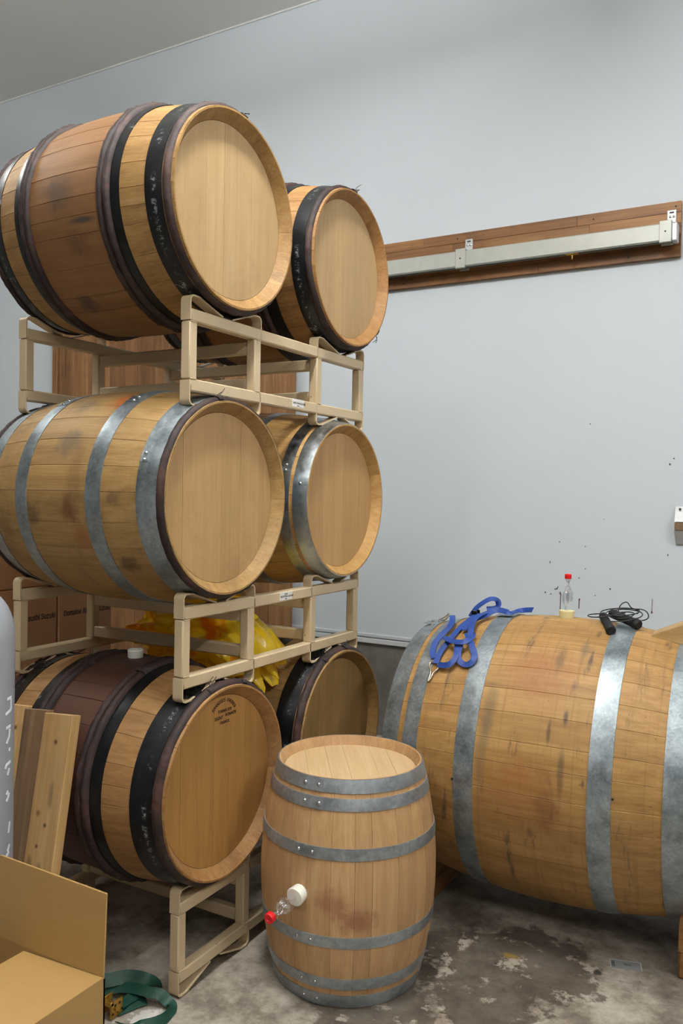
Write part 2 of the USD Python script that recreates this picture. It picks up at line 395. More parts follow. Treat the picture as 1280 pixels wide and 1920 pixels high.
MAT['bag'] = g.done('bag_film', g.add('mix_closure', 'closure', fac=.4, closure1=d, closure2=t))
MAT['blue_web'] = plain('blue_webbing', '#123a86', .55, var=.14, scale=120., bs=.4)
MAT['green_web'] = plain('green_webbing', '#083d2f', .55, var=.14, scale=120., bs=.4)
MAT['gold'] = plain('yellow_zinc', '#b98f3c', .35, .8, var=.3)
MAT['chrome'] = plain('hook_steel', '#d9d3cc', .2, .95)
MAT['black_steel'] = plain('black_buckle', '#17181a', .35, .5)
MAT['foam'] = plain('black_foam', '#0e0e10', .75, scale=200., bs=.5)
MAT['cord'] = plain('black_cord', '#101012', .4)
MAT['wedge'] = wood('wedge_pine', '#a8834d', '#c4a06a', '#d8b986', 'x', grain=.7, blot=.25, vary=.05)
MAT['pine'] = wood('plank_pine', '#b58c58', '#d2a96f', '#e2c08c', 'z', grain=.7, blot=.15, vary=.06, blot_col='#94703c', stains=[
    ((.060, 0, .80), .011, (1, 0, 1), '#6d4420', .9, .004), ((.062, 0, .565), .010, (1, 0, 1), '#5e3b20', .9, .004), ((.03, 0, .595), .012, (1, 0, 1), '#8a6536', .8, .01),
    ((.04, 0, .505), .008, (1, 0, 1), '#5e3b20', .9, .003), ((.02, 0, .455), .02, (1.4, 0, .6), '#775526', .7, .02), ((.06, 0, .44), .02, (1.4, 0, .6), '#7a5a2c', .7, .02), ((.07, 0, .65), .028, (2, 0, .5), '#5f5238', .55, .02)])
MAT['old_plank'] = wood('plank_walnut', '#6a523c', '#8d6e50', '#a68866', 'z', grain=.6, blot=.4, vary=.05, blot_col='#3c2c20')
MAT['cradle'] = wood('cradle_wood', '#7b4f25', '#9e6d38', '#b98a50', 'y', grain=.7, blot=.35, vary=.12)
MAT['pallet'] = wood('pallet_wood', '#7d6244', '#98794f', '#ab8c62', 'y', grain=.7, blot=.25, vary=.15)
g = G(); v = g.coord(); n = g.noise(v, 7., 4)
MAT['cylinder'] = principled(g, 'cylinder_paint', g.mixc(n, C('#8b8e95'), C('#94979d')), .38, bump=g.noise(v, 70., 3), bs=.05)
MAT['white_paint'] = plain('white_lettering', '#dfe3ee', .5)
MAT['brass'] = plain('brass_valve', '#a98a4c', .3, .9)
MAT['film'] = plain('label_film', '#8d9092', .3)
MAT['film_white'] = plain('label_print', '#b6b7b5', .5)
MAT['lamp_body'] = plain('lamp_housing', '#e8e8e6', .5)

def lamp_mat(power):
    g = G(); return g.done(f'lamp_tube_{int(power)}', g.add('emission', 'emission', color=LAMP_COLOR, strength=power * LAMP_GAIN))


# ------------------------------------------------------------------ the setting
WALL = 2.796; X0, X1, Y0 = -7.0, 9.0, -9.0
floor = obj('floor', cbox((X0, Y0, -.1), (X1, WALL + .15, 0), .001), MAT['floor'], smooth=False, kind='structure', label='bare grey concrete floor with dark wet stains')
obj('ceiling', cbox((X0, Y0, CEIL), (X1, WALL + .15, CEIL + .1), .001), MAT['ceiling'], smooth=False, kind='structure', label='plain grey painted ceiling')
wb = thing('wall_back', 'white panelled wall above a concrete kerb, behind the barrels', kind='structure')
obj('wall_panel', cbox((X0, WALL, .62), (X1, WALL + .12, CEIL), .001), MAT['wall'], wb, smooth=False)
obj('concrete_base', cbox((X0, WALL + .002, 0), (X1, WALL + .14, .62), .001), MAT['concrete_wall'], wb, smooth=False)
obj('wall_left', cbox((X0 - .1, Y0, 0), (X0, WALL, CEIL), .001), MAT['wall_far'], smooth=False, kind='structure', label='white wall at the far left end of the room')
obj('wall_right', cbox((X1, Y0, 0), (X1 + .1, WALL, CEIL), .001), MAT['wall_far'], smooth=False, kind='structure', label='white wall at the right end of the room')
obj('wall_front', cbox((X0, Y0 - .1, 0), (X1, Y0, CEIL), .001), MAT['wall_far'], smooth=False, kind='structure', label='white wall behind the camera')
# white flashing strip between panel and kerb
t = thing('trim_1', 'white metal flashing strip along the foot of the white wall', kind='structure')
obj('upper_strip', cbox((X0, WALL - .012, .622), (X1, WALL + .01, .643), .003), MAT['trim'], t)
obj('gap_strip', cbox((X0, WALL - .003, .612), (X1, WALL + .01, .624), .001), MAT['trim_gap'], t)
obj('lower_strip', cbox((X0, WALL - .020, .584), (X1, WALL + .01, .614), .003), MAT['trim'], t)
# ceiling-wall joint
obj('trim_2', cbox((X0, WALL - .012, CEIL - .012), (X1, WALL, CEIL), .003), MAT['ceiling'], kind='structure', label='thin joint strip where ceiling meets wall')
# wine splashes dried on the wall: thin films
def film_line(x0, z0, x1, z1, w):
    d = np.array([x1 - x0, z1 - z0]); d /= np.linalg.norm(d); q = np.array([-d[1], d[0]]) * w / 2
    P = [(x0 + q[0], z0 + q[1]), (x0 - q[0], z0 - q[1]), (x1 - q[0], z1 - q[1]), (x1 + q[0], z1 + q[1])]
    return prism_xz(Polygon(P).buffer(w * .3), WALL - .0008, WALL)
dr = [film_line(.389, .885, .391, .985, .0035), film_line(.391, .985, .386, .998, .006), film_line(.494, .915, .495, .962, .0035), film_line(.495, .960, .497, .970, .005),
      film_line(.883, .93, .884, 1.0, .0022), film_line(.883, .922, .883, .93, .006)]
obj('wine_drip', cat(dr), MAT['drip'], wb, smooth=False, kind='stuff', label='thin red wine drips dried on the wall')
sp = [film_line(x, z, x + dx, z + dz, w) for x, z, dx, dz, w in [(.30, .992, .004, 0, .006), (.355, 1.013, .016, .005, .004), (.369, 1.018, .006, .012, .003), (.375, 1.285, .004, 0, .004), (.325, 1.16, 0, .012, .003), (.52, 1.265, .003, 0, .004),
      (.523, 1.14, .003, 0, .004), (.49, 1.086, .003, 0, .004), (.66, 1.037, .004, 0, .006), (.58, .995, .003, 0, .004), (.955, 1.72, 0, .008, .005), (.973, 1.755, .003, 0, .005), (.957, 1.235, 0, .01, .003), (.33, .985, .008, .0, .003), (.53, 1.95, .003, 0, .004), (.62, 1.42, .002, 0, .003)]]
obj('dried_speck', cat(sp), MAT['speck'], wb, smooth=False, kind='stuff', label='small dark specks on the wall')

# sliding door of upright planks, behind the racks
d = thing('door_1', 'sliding door of upright brown planks hung behind the barrel racks', kind='structure')
x = -3.61; k = 0
ws = [.055, .10, .145, .10, .12, .16, .11, .17, .13, .15, .12, .17, .14, .12, .16, .15, .13]
while x < -1.384 - .01:
    w = min(ws[k % len(ws)] * 1.05, -1.384 - x)
    if -1.384 - (x + w) < .05: w = -1.384 - x
    oy = random.uniform(-.002, .002)
    obj('plank', cbox((x + .0015, 2.715 + oy, .06), (x + w - .0015, 2.745, 2.83), .003), MAT['plank'], d, smooth=False)
    x += w; k += 1
obj('door_stile', cbox((-3.672, 2.70, .06), (-3.617, 2.755, 2.83), .003), MAT['plank'], d, smooth=False)
for z in (.35, 1.45, 2.5):
    obj('door_ledge', cbox((-3.6, 2.745, z), (-1.39, 2.77, z + .12), .003), MAT['board_edge'], d, smooth=False)
for xx in (-3.1, -1.9):
    obj('door_hanger', cbox((xx - .02, 2.70, 2.70), (xx + .02, 2.714, 2.92), .003), MAT['zinc'], d)

# header board with the door track
bd = thing('track_board', 'long brown finger-jointed wooden board on the white wall, carrying the door track', 'board', (0, 0, 0))
zb, zt = 2.817, 3.107; rows = 5; hgt = (zt - zb) / rows
for r_ in range(rows):
    xx = -3.8 + random.uniform(-.3, 0)
    while xx < .983:
        ln = random.uniform(.45, 1.0); a, b = max(xx, -3.8), min(xx + ln, .983)
        if .983 - b < .12: b = .983
        if b - a > .02:
            oy = random.uniform(-.0006, .0006)
            obj('board_strip', cbox((a + .0004, 2.764 + oy, zb + r_ * hgt + .0004), (b - .0004, WALL - .0005, zb + (r_ + 1) * hgt - .0004), .0012), MAT['board'], bd, smooth=False)
        xx += ln
        if b >= .983: break
for sx, sz in ((.955, 3.08), (.53, 3.075), (-.27, 3.075), (-.62, 2.845), (.72, 2.84)):
    m = spin([(0, 0), (.005, 0), (.005, .003), (0, .003)], 10)
    obj('screw_head', rot_to(m, [0, -1, 0], (sx, 2.7652, sz)), MAT['bolt_dark'], bd)
tr = thing('door_track', 'grey steel sliding-door track clipped along the brown wall board', 'door track')
prof = Polygon([(2.668, 2.885), (2.668, 2.966), (2.674, 2.972), (2.722, 2.972), (2.728, 2.966), (2.728, 2.885), (2.716, 2.878), (2.716, 2.884), (2.722, 2.89), (2.722, 2.962), (2.674, 2.962), (2.674, 2.89), (2.680, 2.884), (2.680, 2.878)])
obj('rail', prism_yz(prof, -3.7, .965), MAT['track'], tr, smooth=30)
for bx in (-3.3, -2.2, -1.2, -.205, .925):
    b_ = obj('bracket', cat([cbox((bx - .034, 2.660, 2.872), (bx + .026, 2.668, 2.978), .002), cbox((bx - .034, 2.660, 2.974), (bx + .026, 2.735, 2.982), .002), cbox((bx - .034, 2.730, 2.872), (bx + .026, 2.738, 2.98), .002),
                             cbox((bx - .034, 2.660, 2.870), (bx + .026, 2.675, 2.874), .001)]), MAT['track'], tr)
    pl = obj('back_plate', cat([cbox((bx - .012, 2.757, 2.90), (bx + .034, 2.764, 3.062), .002), cbox((bx - .006, 2.73, 2.95), (bx + .028, 2.76, 2.975), .002)]), MAT['zinc'], tr)
    obj('slot', cbox((bx, 2.7562, 3.044), (bx + .022, 2.758, 3.052), .0005), MAT['bolt_dark'], pl)
    for ox in (.004, .022):
        obj('bolt', rot_to(spin([(0, 0), (.006, 0), (.006, .004), (0, .006)], 12), [0, -1, 0], (bx + ox, 2.757, 3.026)), MAT['rivet'], pl)
    obj('set_screw', rot_to(spin([(0, 0), (.0045, 0), (.0045, .002), (0, .002)], 10), [0, -1, 0], (bx - .004, 2.660, 2.925)), MAT['bolt_dark'], b_)
obj('end_stop', cbox((.953, 2.664, 2.874), (.978, 2.732, 2.965), .003), MAT['zinc'], tr)
st_ = obj('stop_plate', cbox((.40, 2.684, 2.874), (.47, 2.712, 2.880), .001), MAT['gold'], tr)
obj('stop_bolt', cat([rot_to(spin([(0, 0), (.008, 0), (.008, .008), (0, .008)], 6), [0, 0, -1], (.435, 2.698, 2.874)), rot_to(spin([(0, 0), (.0035, 0), (.0035, .02), (0, .02)], 10), [0, 0, -1], (.435, 2.698, 2.868)), rot_to(spin([(0, 0), (.006, 0), (.006, .006), (0, .006)], 6), [0, 0, -1], (.435, 2.698, 2.856))]), MAT['brass'], st_)

# metal bracket at the right edge
hb = thing('wall_hook', 'galvanised metal hook plate screwed over a wood block on the white wall', 'wall hook', (0, 0, 0))
obj('block', cbox((.992, 2.745, 1.374), (1.10, WALL - .0005, 1.419), .004), MAT['old_plank'], hb)
obj('top_plate', hull([(.990, 2.788, 1.50), (1.11, 2.788, 1.50), (.990, WALL, 1.50), (1.11, WALL, 1.50), (.992, 2.742, 1.42), (1.11, 2.742, 1.42), (.992, WALL, 1.42), (1.11, WALL, 1.42)]), MAT['zinc'], hb, smooth=False)
obj('lower_plate', hull([(.990, 2.745, 1.373), (1.11, 2.745, 1.373), (.996, 2.785, 1.30), (1.11, 2.785, 1.30), (.990, WALL, 1.373), (1.11, WALL, 1.373), (.996, WALL, 1.30), (1.11, WALL, 1.30)]), MAT['zinc'], hb, smooth=False)
obj('screw', rot_to(spin([(0, 0), (.006, 0), (.006, .005), (0, .005)], 10), [0, -1, 0], (1.015, 2.772, 1.487)), MAT['bolt_dark'], hb)

# hanging twin-tube lamps
for i, (lx, ly, power) in enumerate(LAMPS):
    L_ = thing('tube_lamp', ['hanging twin-tube lamp nearest the barrel stack', 'hanging twin-tube lamp behind the camera', 'hanging twin-tube lamp over the right of the room', 'hanging twin-tube lamp at the rear right', 'hanging twin-tube lamp over the left of the room'][i], 'lamp', (lx, ly, LAMP_Z))
    obj('housing', prism(Polygon([(-.03, .06), (.03, .06), (.03, .085), (-.03, .085)]), 1.3).apply_transform(np.array([[1, 0, 0, 0], [0, 0, 1, -.65], [0, 1, 0, 0], [0, 0, 0, 1.0]])), MAT['lamp_body'], L_, smooth=False)
    for dx in (-.06, .06):
        obj('tube', tube([(dx, -.6, .02), (dx, -.2, .02), (dx, .2, .02), (dx, .6, .02)], .016, 12), lamp_mat(power), L_, smooth=50)
    for dy in (-.5, .5):
        obj('hanger_rod', tube([(0, dy, .085), (0, dy, .2), (0, dy, CEIL - LAMP_Z)], .004, 6), MAT['bolt_dark'], L_)

# ------------------------------------------------------------------ barrels
def rprof(x, L, rb, rh):
    return rb - (rb - rh) * (2 * np.asarray(x, float) / L) ** 2


def make_stave(L, rb, rh, ta, tb, th, chime, proud):
    xs = np.r_[np.linspace(-L / 2, -L / 2 + chime, 3), np.linspace(-L / 2 + chime, L / 2 - chime, 15)[1:-1], np.linspace(L / 2 - chime, L / 2, 3)]
    w = tb - ta; tt = ta + w * np.array([.003, .02, .35, .65, .98, .997]); lift = np.array([-.0009, 0, 0, 0, 0, -.0009])
    ro = rprof(xs, L, rb, rh)[:, None] + proud + lift[None]
    e = np.clip((np.abs(xs) - (L / 2 - chime)) / chime, 0, 1)
    ri = rprof(xs, L, rb, rh) - th + e * (th - .006)
    ti = tt[::-1][[0, 2, 3, 5]]
    T = np.r_[tt, ti]; R = np.c_[ro, np.repeat(ri[:, None], 4, 1)]
    v = np.stack([np.repeat(xs[:, None], len(T), 1), R * np.sin(T)[None], R * np.cos(T)[None]], -1).reshape(-1, 3)
    k = len(T); f = grid_faces(len(xs), k, wrap_m=True)
    b = (len(xs) - 1) * k
    # end caps as strips between outer and inner rows
    c0 = [[0, 9, 1], [1, 9, 8], [1, 8, 2], [2, 8, 3], [3, 8, 7], [3, 7, 4], [4, 7, 6], [4, 6, 5]]
    f = np.vstack([f, c0, [[b + q[0], b + q[2], b + q[1]] for q in c0]])
    return fix(TM(v, f))


def metal_hoop(x0, x1, L, rb, rh, t=.0022, crease=None):
    xs = np.linspace(x0, x1, 4); r = rprof(xs, L, rb, rh)
    top = [(xs[i], r[i] + t + (.0006 if i in (1, 2) else 0)) for i in range(4)]
    return rev([(x0, r[0] - .0015)] + [(x1, r[3] - .0015)] + top[::-1], 120)


def hoop_lap(x0, x1, L, rb, rh, a, span, t=.0022):
    xs = np.linspace(x0, x1, 3); r = rprof(xs, L, rb, rh)
    return rev([(x0, r[0])] + [(x1, r[2])] + [(xs[i], r[i] + t + .0022) for i in (2, 1, 0)], 10, t0=a - span / 2, t1=a + span / 2)


def wood_hoop(xc, w, L, rb, rh, h=.011, seed=0, base=0.0):
    a = np.linspace(0, math.pi, 6); loop = [(xc + w / 2 * math.cos(q), .35 + h * math.sin(q)) for q in a] + [(xc - w / 2, .349), (xc + w / 2, .349)]
    loop = np.array(loop)

    def disp(t, X, R):
        tt = np.broadcast_to(t, X.shape)
        c = np.stack([np.cos(tt) * 3, np.sin(tt) * 3, X * 0 + seed], -1)
        n1 = fbm(c, 3, seed) - .5; c2 = np.stack([np.cos(tt) * 16, np.sin(tt) * 16, (X - xc) * 160], -1); n2 = fbm(c2, 3, seed + 5) - .5
        hh = (R - .35)
        Xn = X + n1 * w * .28; Rn = rprof(Xn, L, rb, rh) + base + hh * (1 + 1.1 * n2) * (1 + .5 * n1)
        return Xn, np.where(hh < 0, rprof(Xn, L, rb, rh) - .001, Rn)
    return rev(loop, 150, disp=disp)


def withe(xc, w, L, rb, rh, a, seed=0, turns=6, h=.012):
    """twisted binding around a wooden hoop at angle a, with loose ends"""
    r0 = float(rprof(xc, L, rb, rh)); ms = []
    rg = random.Random(seed)
    for k in range(turns):
        aa = a + (k - turns / 2) * .0115 + rg.uniform(-.002, .002)
        pts = []
        for q in np.linspace(0, math.pi, 9):
            pts.append((xc + (w / 2 + .002) * math.cos(q), (r0 + h * .6 + (h * .75) * math.sin(q) - h * .5) * math.sin(aa + .004 * math.cos(q)), (r0 + h * .6 + h * .75 * math.sin(q) - h * .5) * math.cos(aa + .004 * math.cos(q))))
        ms.append(tube(pts, .0022 + rg.uniform(0, .0006), 6))
    for k in range(2):
        aa = a + rg.uniform(-.03, .03); d = rg.uniform(.03, .06); R1 = r0 + h
        ms.append(tube(smooth_path([(xc, R1 * math.sin(aa), R1 * math.cos(aa)), (xc + rg.uniform(-.01, .01), (R1 + .3 * d) * math.sin(aa + .05), (R1 + .2 * d) * math.cos(aa + .05)), (xc + rg.uniform(-.01, .01), (R1 + d * .5) * math.sin(aa + .1), (R1 + d * .4) * math.cos(aa + .1))], 8), .0012, 5))
    return cat(ms)


def head_boards(xf, r, n, thick, angle=0.0, seed=0):
    """the flat head: boards side by side, face at x = xf looking along +x"""
    rg = random.Random(seed); disc = Point(0, 0).buffer(r, 48); ws = np.array([rg.uniform(.75, 1.25) for _ in range(n)]); ed = np.r_[0, np.cumsum(ws)] / ws.sum() * 2 * r - r
    out = []
    for a, b in zip(ed[:-1], ed[1:]):
        pg = disc.intersection(sbox(a + .0003, -r, b - .0003, r))
        if pg.is_empty: continue
        from shapely import affinity
        pg = affinity.rotate(pg, angle, origin=(0, 0))
        m = prism(pg, thick); v = m.vertices
        m.vertices = np.stack([v[:, 2] + xf - thick + rg.uniform(-.0003, .0003), v[:, 0], v[:, 1]], 1); out.append(fix(m))
    return out


def barrel(name, label, cat_, center, rotz, L, rb, rh, staves, stave_mat, head_mat, hoops, chime=.05, boards=7, axis='x', head_angle=0.0, group=None, seed=0, th=.042, head_rear=True):
    dz = rb if axis == 'x' else L / 2
    T = thing(name, label, cat_, (center[0], center[1], center[2] - dz), rotz, group)
    fin = (lambda m: m.apply_translation((0, 0, dz)) or m) if axis == 'x' else (lambda m: (lambda q: q.apply_translation((0, 0, dz)) or q)(upright(m)))
    rg = random.Random(seed); ws = np.array([rg.uniform(.7, 1.3) for _ in range(staves)]); ed = np.r_[0, np.cumsum(ws)] / ws.sum() * 2 * math.pi + rg.uniform(0, 1)
    for a, b in zip(ed[:-1], ed[1:]):
        obj('stave', fin(make_stave(L, rb, rh, a, b, th, chime, rg.uniform(-.0003, .0003))), MAT[stave_mat], T, smooth=25)
    xf = L / 2 - chime; rhd = float(rprof(xf, L, rb, rh)) - th - .0012
    for m in head_boards(xf, rhd, boards, .022, head_angle, seed): obj('head_board', fin(m), MAT[head_mat], T, smooth=False)
    if head_rear:
        m = prism(Point(0, 0).buffer(rhd, 32), .022); v = m.vertices; m.vertices = np.stack([v[:, 2] - xf, v[:, 0], v[:, 1]], 1)
        obj('rear_head', fin(fix(m)), MAT[head_mat], T, smooth=False)
    for i, h in enumerate(hoops):
        kind, x0, x1 = h[:3]; ex = h[3] if len(h) > 3 else {}
        if kind == 'bark':
            n = ex.get('strands', 1); w = (x1 - x0) / n
            for j in range(n):
                hp = obj('wooden_hoop', fin(wood_hoop(x0 + w * (j + .5), w * 1.05, L, rb, rh, ex.get('h', .011), seed * 31 + i * 7 + j)), MAT['bark'], T, smooth=50)
            for a in ex.get('ties', ()):
                obj('binding', fin(withe((x0 + x1) / 2, (x1 - x0), L, rb, rh, a, seed * 13 + i, h=ex.get('h', .011) + .003)), MAT['withe'], hp)
        else:
            hp = obj('hoop', fin(metal_hoop(x0, x1, L, rb, rh, ex.get('t', .0022))), MAT[kind], T, smooth=30)
            if 'lap' in ex:
                a, span, nr = ex['lap']; mid = (x0 + x1) / 2
                obj('hoop_lap', fin(hoop_lap(x0 + .0005, x1 - .0005, L, rb, rh, a, span)), MAT[kind], hp, smooth=30)
                for aa in np.linspace(a - span * .32, a + span * .32, nr):
                    R = float(rprof(mid, L, rb, rh)) + .0046; dn = np.array([0, math.sin(aa), math.cos(aa)])
                    q = ex.get('rivet', .006); cap = spin([(0, -.001), (q, -.001), (q * .92, q * .3), (q * .6, q * .62), (0, q * .75)], 14)
                    obj('rivet', fin(rot_to(cap, dn, dn * R + [mid, 0, 0])), MAT['rivet' if ex.get('bright', 1) else kind], hp, smooth=60)
    return T


def mirror(h):
    """hoops of the front half and their twins on the rear half"""
    out = list(h)
    for q in h:
        ex = {k: v for k, v in (q[3] if len(q) > 3 else {}).items()}
        out.append((q[0], -q[2], -q[1], ex))
    return out


RB = dict(L=.80, rb=.350, rh=.302)
PITCH_Z = .8936; TOPZ = 1.789
T1 = barrel('wine_barrel', 'oak barrel with black hoops and orange-brown middle, top tier nearest the camera', 'barrel', (-.363, .196, TOPZ + .624), -.005, .80, .352, .304, 30, 'oak_top', 'head_top',
            mirror([('bark', .367, .391, dict(ties=(.12,), h=.010)), ('black_hoop', .31, .363, dict(lap=(1.0, .1, 2), bright=0)), ('black_hoop', .193, .224, dict(lap=(2.2, .1, 2), bright=0)), ('bark', .146, .192, dict(strands=2, ties=(.1,), h=.014))]), seed=1, chime=.035)
T2 = barrel('wine_barrel', 'oak barrel with black hoops, top tier beside the wall, a twig sticking up', 'barrel', (-.350, .922, TOPZ + .620), -.004, .80, .348, .296, 30, 'oak_top_far', 'head_top',
            mirror([('bark', .368, .391, dict(ties=(.05, 2.3), h=.010)), ('black_hoop', .315, .366, dict(lap=(.4, .1, 2), bright=0)), ('black_hoop', .19, .235, dict(lap=(2.2, .1, 2), bright=0)), ('bark', .142, .188, dict(strands=2, h=.013))]), seed=2, chime=.035)
tw = [(.385, .02, .300), (.383, .03, .318), (.384, .052, .338), (.386, .070, .350)]
obj('twig', tube(smooth_path(np.array(tw) + [0, 0, .348], 14), np.linspace(.0016, .0007, 14), 6), MAT['withe'], T2, smooth=60)
M1 = barrel('wine_barrel', 'oak barrel with dull zinc hoops and rust stain, middle tier nearest the camera', 'barrel', (-.368, .184, PITCH_Z + .621), -.008, .80, .349, .303, 28, 'oak_mid', 'head_mid',
            mirror([('bark', .375, .397, dict(ties=(-.16,), h=.011)), ('galv_old', .336, .376, {}), ('galv_old', .309, .337, dict(lap=(-1.2, .1, 2))), ('galv_old', .128, .184, dict(lap=(-.5, .12, 2)))]), seed=3, chime=.035, boards=6)
M2 = barrel('wine_barrel', 'pale new barrel with shiny steel hoops, middle tier beside the wall', 'barrel', (-.352, .908, PITCH_Z + .617), -.004, .80, .348, .294, 30, 'oak_new', 'head_new',
            mirror([('galv_new', .344, .399, dict(lap=(-1.35, .09, 1))), ('galv_new', .288, .330, dict(lap=(-1.2, .1, 2))), ('galv_new', .10, .142, {})]), seed=4, chime=.035)
B1 = barrel('wine_barrel', 'wine-darkened barrel with black hoops and a stamped head, bottom tier in front', 'barrel', (-.360, .184, .618), 0, .80, .350, .302, 30, 'oak_low', 'head_low',
            mirror([('bark', .363, .391, dict(ties=(-.25, .3), h=.011)), ('black_hoop', .290, .361, dict(lap=(-.35, .1, 2), bright=0)), ('black_hoop', .148, .190, dict(lap=(1.8, .1, 2), bright=0)), ('bark', .096, .147, dict(strands=2, ties=(-.3,), h=.015))]), seed=5, chime=.035)
B2 = barrel('wine_barrel', 'shaded oak barrel with black hoops, bottom tier beside the wall', 'barrel', (-.352, .906, .616), 0, .80, .350, .304, 30, 'oak_low_far', 'head_low_far',
            mirror([('bark', .363, .391, dict(ties=(-.4, .1), h=.011)), ('black_hoop', .290, .361, dict(lap=(.5, .1, 2), bright=0)), ('black_hoop', .148, .190, {}), ('bark', .096, .147, dict(strands=2, h=.014))]), seed=6, chime=.035, boards=9)
BL, BRB, BRH, BC = 1.107, .512, .433, (.834, 1.192, .576)
BIG = barrel('large_barrel', 'large oak barrel lying on its side along the wall, with wide zinc hoops', 'barrel', BC, .031, BL, BRB, BRH, 40, 'oak_big', 'head_mid',
             [('galv_big', .485, .552, dict(lap=(.1, .13, 2), t=.003)), ('galv_big', .402, .468, dict(lap=(2.6, .1, 2), t=.003)), ('galv_big', .185, .2565, dict(lap=(2.8, .12, 2), t=.003)),
              ('galv_big', -.2565, -.186, dict(lap=(-.04, .1, 2), t=.003)), ('galv_big', -.464, -.404, dict(lap=(2.5, .1, 2), t=.003)), ('galv_big', -.552, -.485, dict(lap=(-.06, .13, 2), t=.003))], seed=8, chime=.05, boards=9, th=.035)
Lq = .086
# small upright barrel: lap angles measured so that rev's angle 0 maps to +y, growing towards +x
SM = barrel('small_barrel', 'small oak barrel standing upright on the floor, with six zinc hoops and airlock', 'barrel', (.339, .434, .343), 0, .686, .283, .232, 26, 'oak_small', 'head_small',
            [('galv_small', .305, .343, dict(lap=(3.13, .30, 2), rivet=.0065)), ('galv_small', .256, .291, dict(lap=(3.10, .30, 2), rivet=.0065)), ('galv_small', .119, .153, dict(lap=(3.12, .26, 2), rivet=.006)),
             ('galv_small', -.142, -.107, dict(lap=(3.12, .26, 2), rivet=.0055)), ('galv_small', -.278, -.242, dict(lap=(3.10, .28, 2), rivet=.0055)), ('galv_small', -.340, -.298, dict(lap=(3.10, .28, 2), rivet=.0055))],
            chime=.030, boards=6, axis='z', head_angle=35, seed=9, th=.027)
# nails/cracks on the big barrel's front as small iron spikes
for lx, aa in ((-.2575, 1.557), (.262, 1.50)):
    R = float(rprof(lx, BL, BRB, BRH)) + .003; dn = np.array([0, -math.sin(aa), math.cos(aa)])
    obj('hoop_nail', rot_to(spin([(0, 0), (.004, 0), (.0035, .004), (0, .005)], 8), dn, dn * R + [lx, 0, BRB]), MAT['bolt_dark'], BIG)
# cooper's stamp on B1's head
def stamp_arc(txt, rad, cy_, cz_, h, a0, a1):
    ms = []
    for k, ch in enumerate(txt):
        if ch == ' ': continue
        a = a0 + (a1 - a0) * k / (len(txt) - 1); m = text_mesh(ch, h, .0005, True); m.apply_translation((-m.bounds[1][0] / 2, 0, 0))
        c, s = math.cos(-a), math.sin(-a); v = m.vertices.copy(); m.vertices[:, 0] = c * v[:, 0] - s * v[:, 1] + cy_ + rad * math.sin(a); m.vertices[:, 1] = s * v[:, 0] + c * v[:, 1] + cz_ + rad * math.cos(a); ms.append(m)
    return ms
zc = .350; st = stamp_arc('FRANCOIS FRERES', .066, .012, zc + .180, .0105, -.85, .95)
for txt, y_, z_, h in (('TONNELIER', -.018, zc + .213, .009), ('SAINT', -.034, zc + .193, .010), ('ROMAIN', .020, zc + .197, .010), ('FRANCE', -.006, zc + .176, .009)):
    m = text_mesh(txt, h, .0005, True); m.apply_translation((y_, z_, 0)); st.append(m)
sm = cat(st); v = sm.vertices.copy(); sm.vertices = np.stack([.365 + .0006 + v[:, 2], v[:, 0], v[:, 1]], 1)
obj('stamp', sm, MAT['stamp'], B1, smooth=False, label='cooper stamp printed on the head')
# bung on the low barrel
def bung_mesh(r0, r1, h):
    return spin([(0, -.01), (r0 * .85, -.01), (r0, 0), (r1, h - .004), (r1 - .003, h), (r1 * .3, h), (r1 * .28, h - .003), (0, h - .003)], 28)
bg = obj('barrel_bung', rot_to(bung_mesh(.026, .027, .026), [0, 0, 1], (-.362, .184, .969)), MAT['white_rubber'])
tag(bg, 'white rubber bung in the top of the bottom dark barrel', 'bung')

# ------------------------------------------------------------------ racks
RL, RW, RP, RH, RD = 1.0884, .036, .037, .333, .72
ZA, ZB, ZC, ZD = .044, .082, .253, .291
POSTS = [(0, RW), (.329, .329 + RW), (.722, .722 + RW), (RL - RW, RL)]


def strap_yz(pts, th, x0, x1):
    p = np.array(pts, float); t = np.gradient(p, axis=0); t /= np.linalg.norm(t, axis=1, keepdims=True); n = np.stack([-t[:, 1], t[:, 0]], 1) * th / 2
    loop = np.vstack([p + n, (p - n)[::-1]]); return prism_yz(Polygon(loop), x0, x1)


def curl(y, inner, top, x0, x1):
    """bent flat bar: up (or down) beside a post and back to the rail as one half of the barrel's cradle"""
    s = 1 if inner > y else -1; r = .016; th = .005; y0 = y + s * th / 2
    zt = RH - th / 2; P = [(y0, ZC + .004), (y0, zt - r)]
    for a in np.linspace(0, math.pi / 2, 6)[1:]: P.append((y0 + s * r * (1 - math.cos(a)), zt - r + r * math.sin(a)))
    yk = y0 + s * .040; P.append((yk, zt - .001))
    for a in (.35, .7, 1.0): P.append((yk + s * .010 * a, zt - .001 - .0035 * a * a))
    P.append((inner, ZD + .001))
    if not top: P = [(a, (ZA + ZD) - b if False else ZA - (b - ZD) if b > ZD else ZA + (ZD - b)) for a, b in P]
    return strap_yz(P, th, x0, x1)


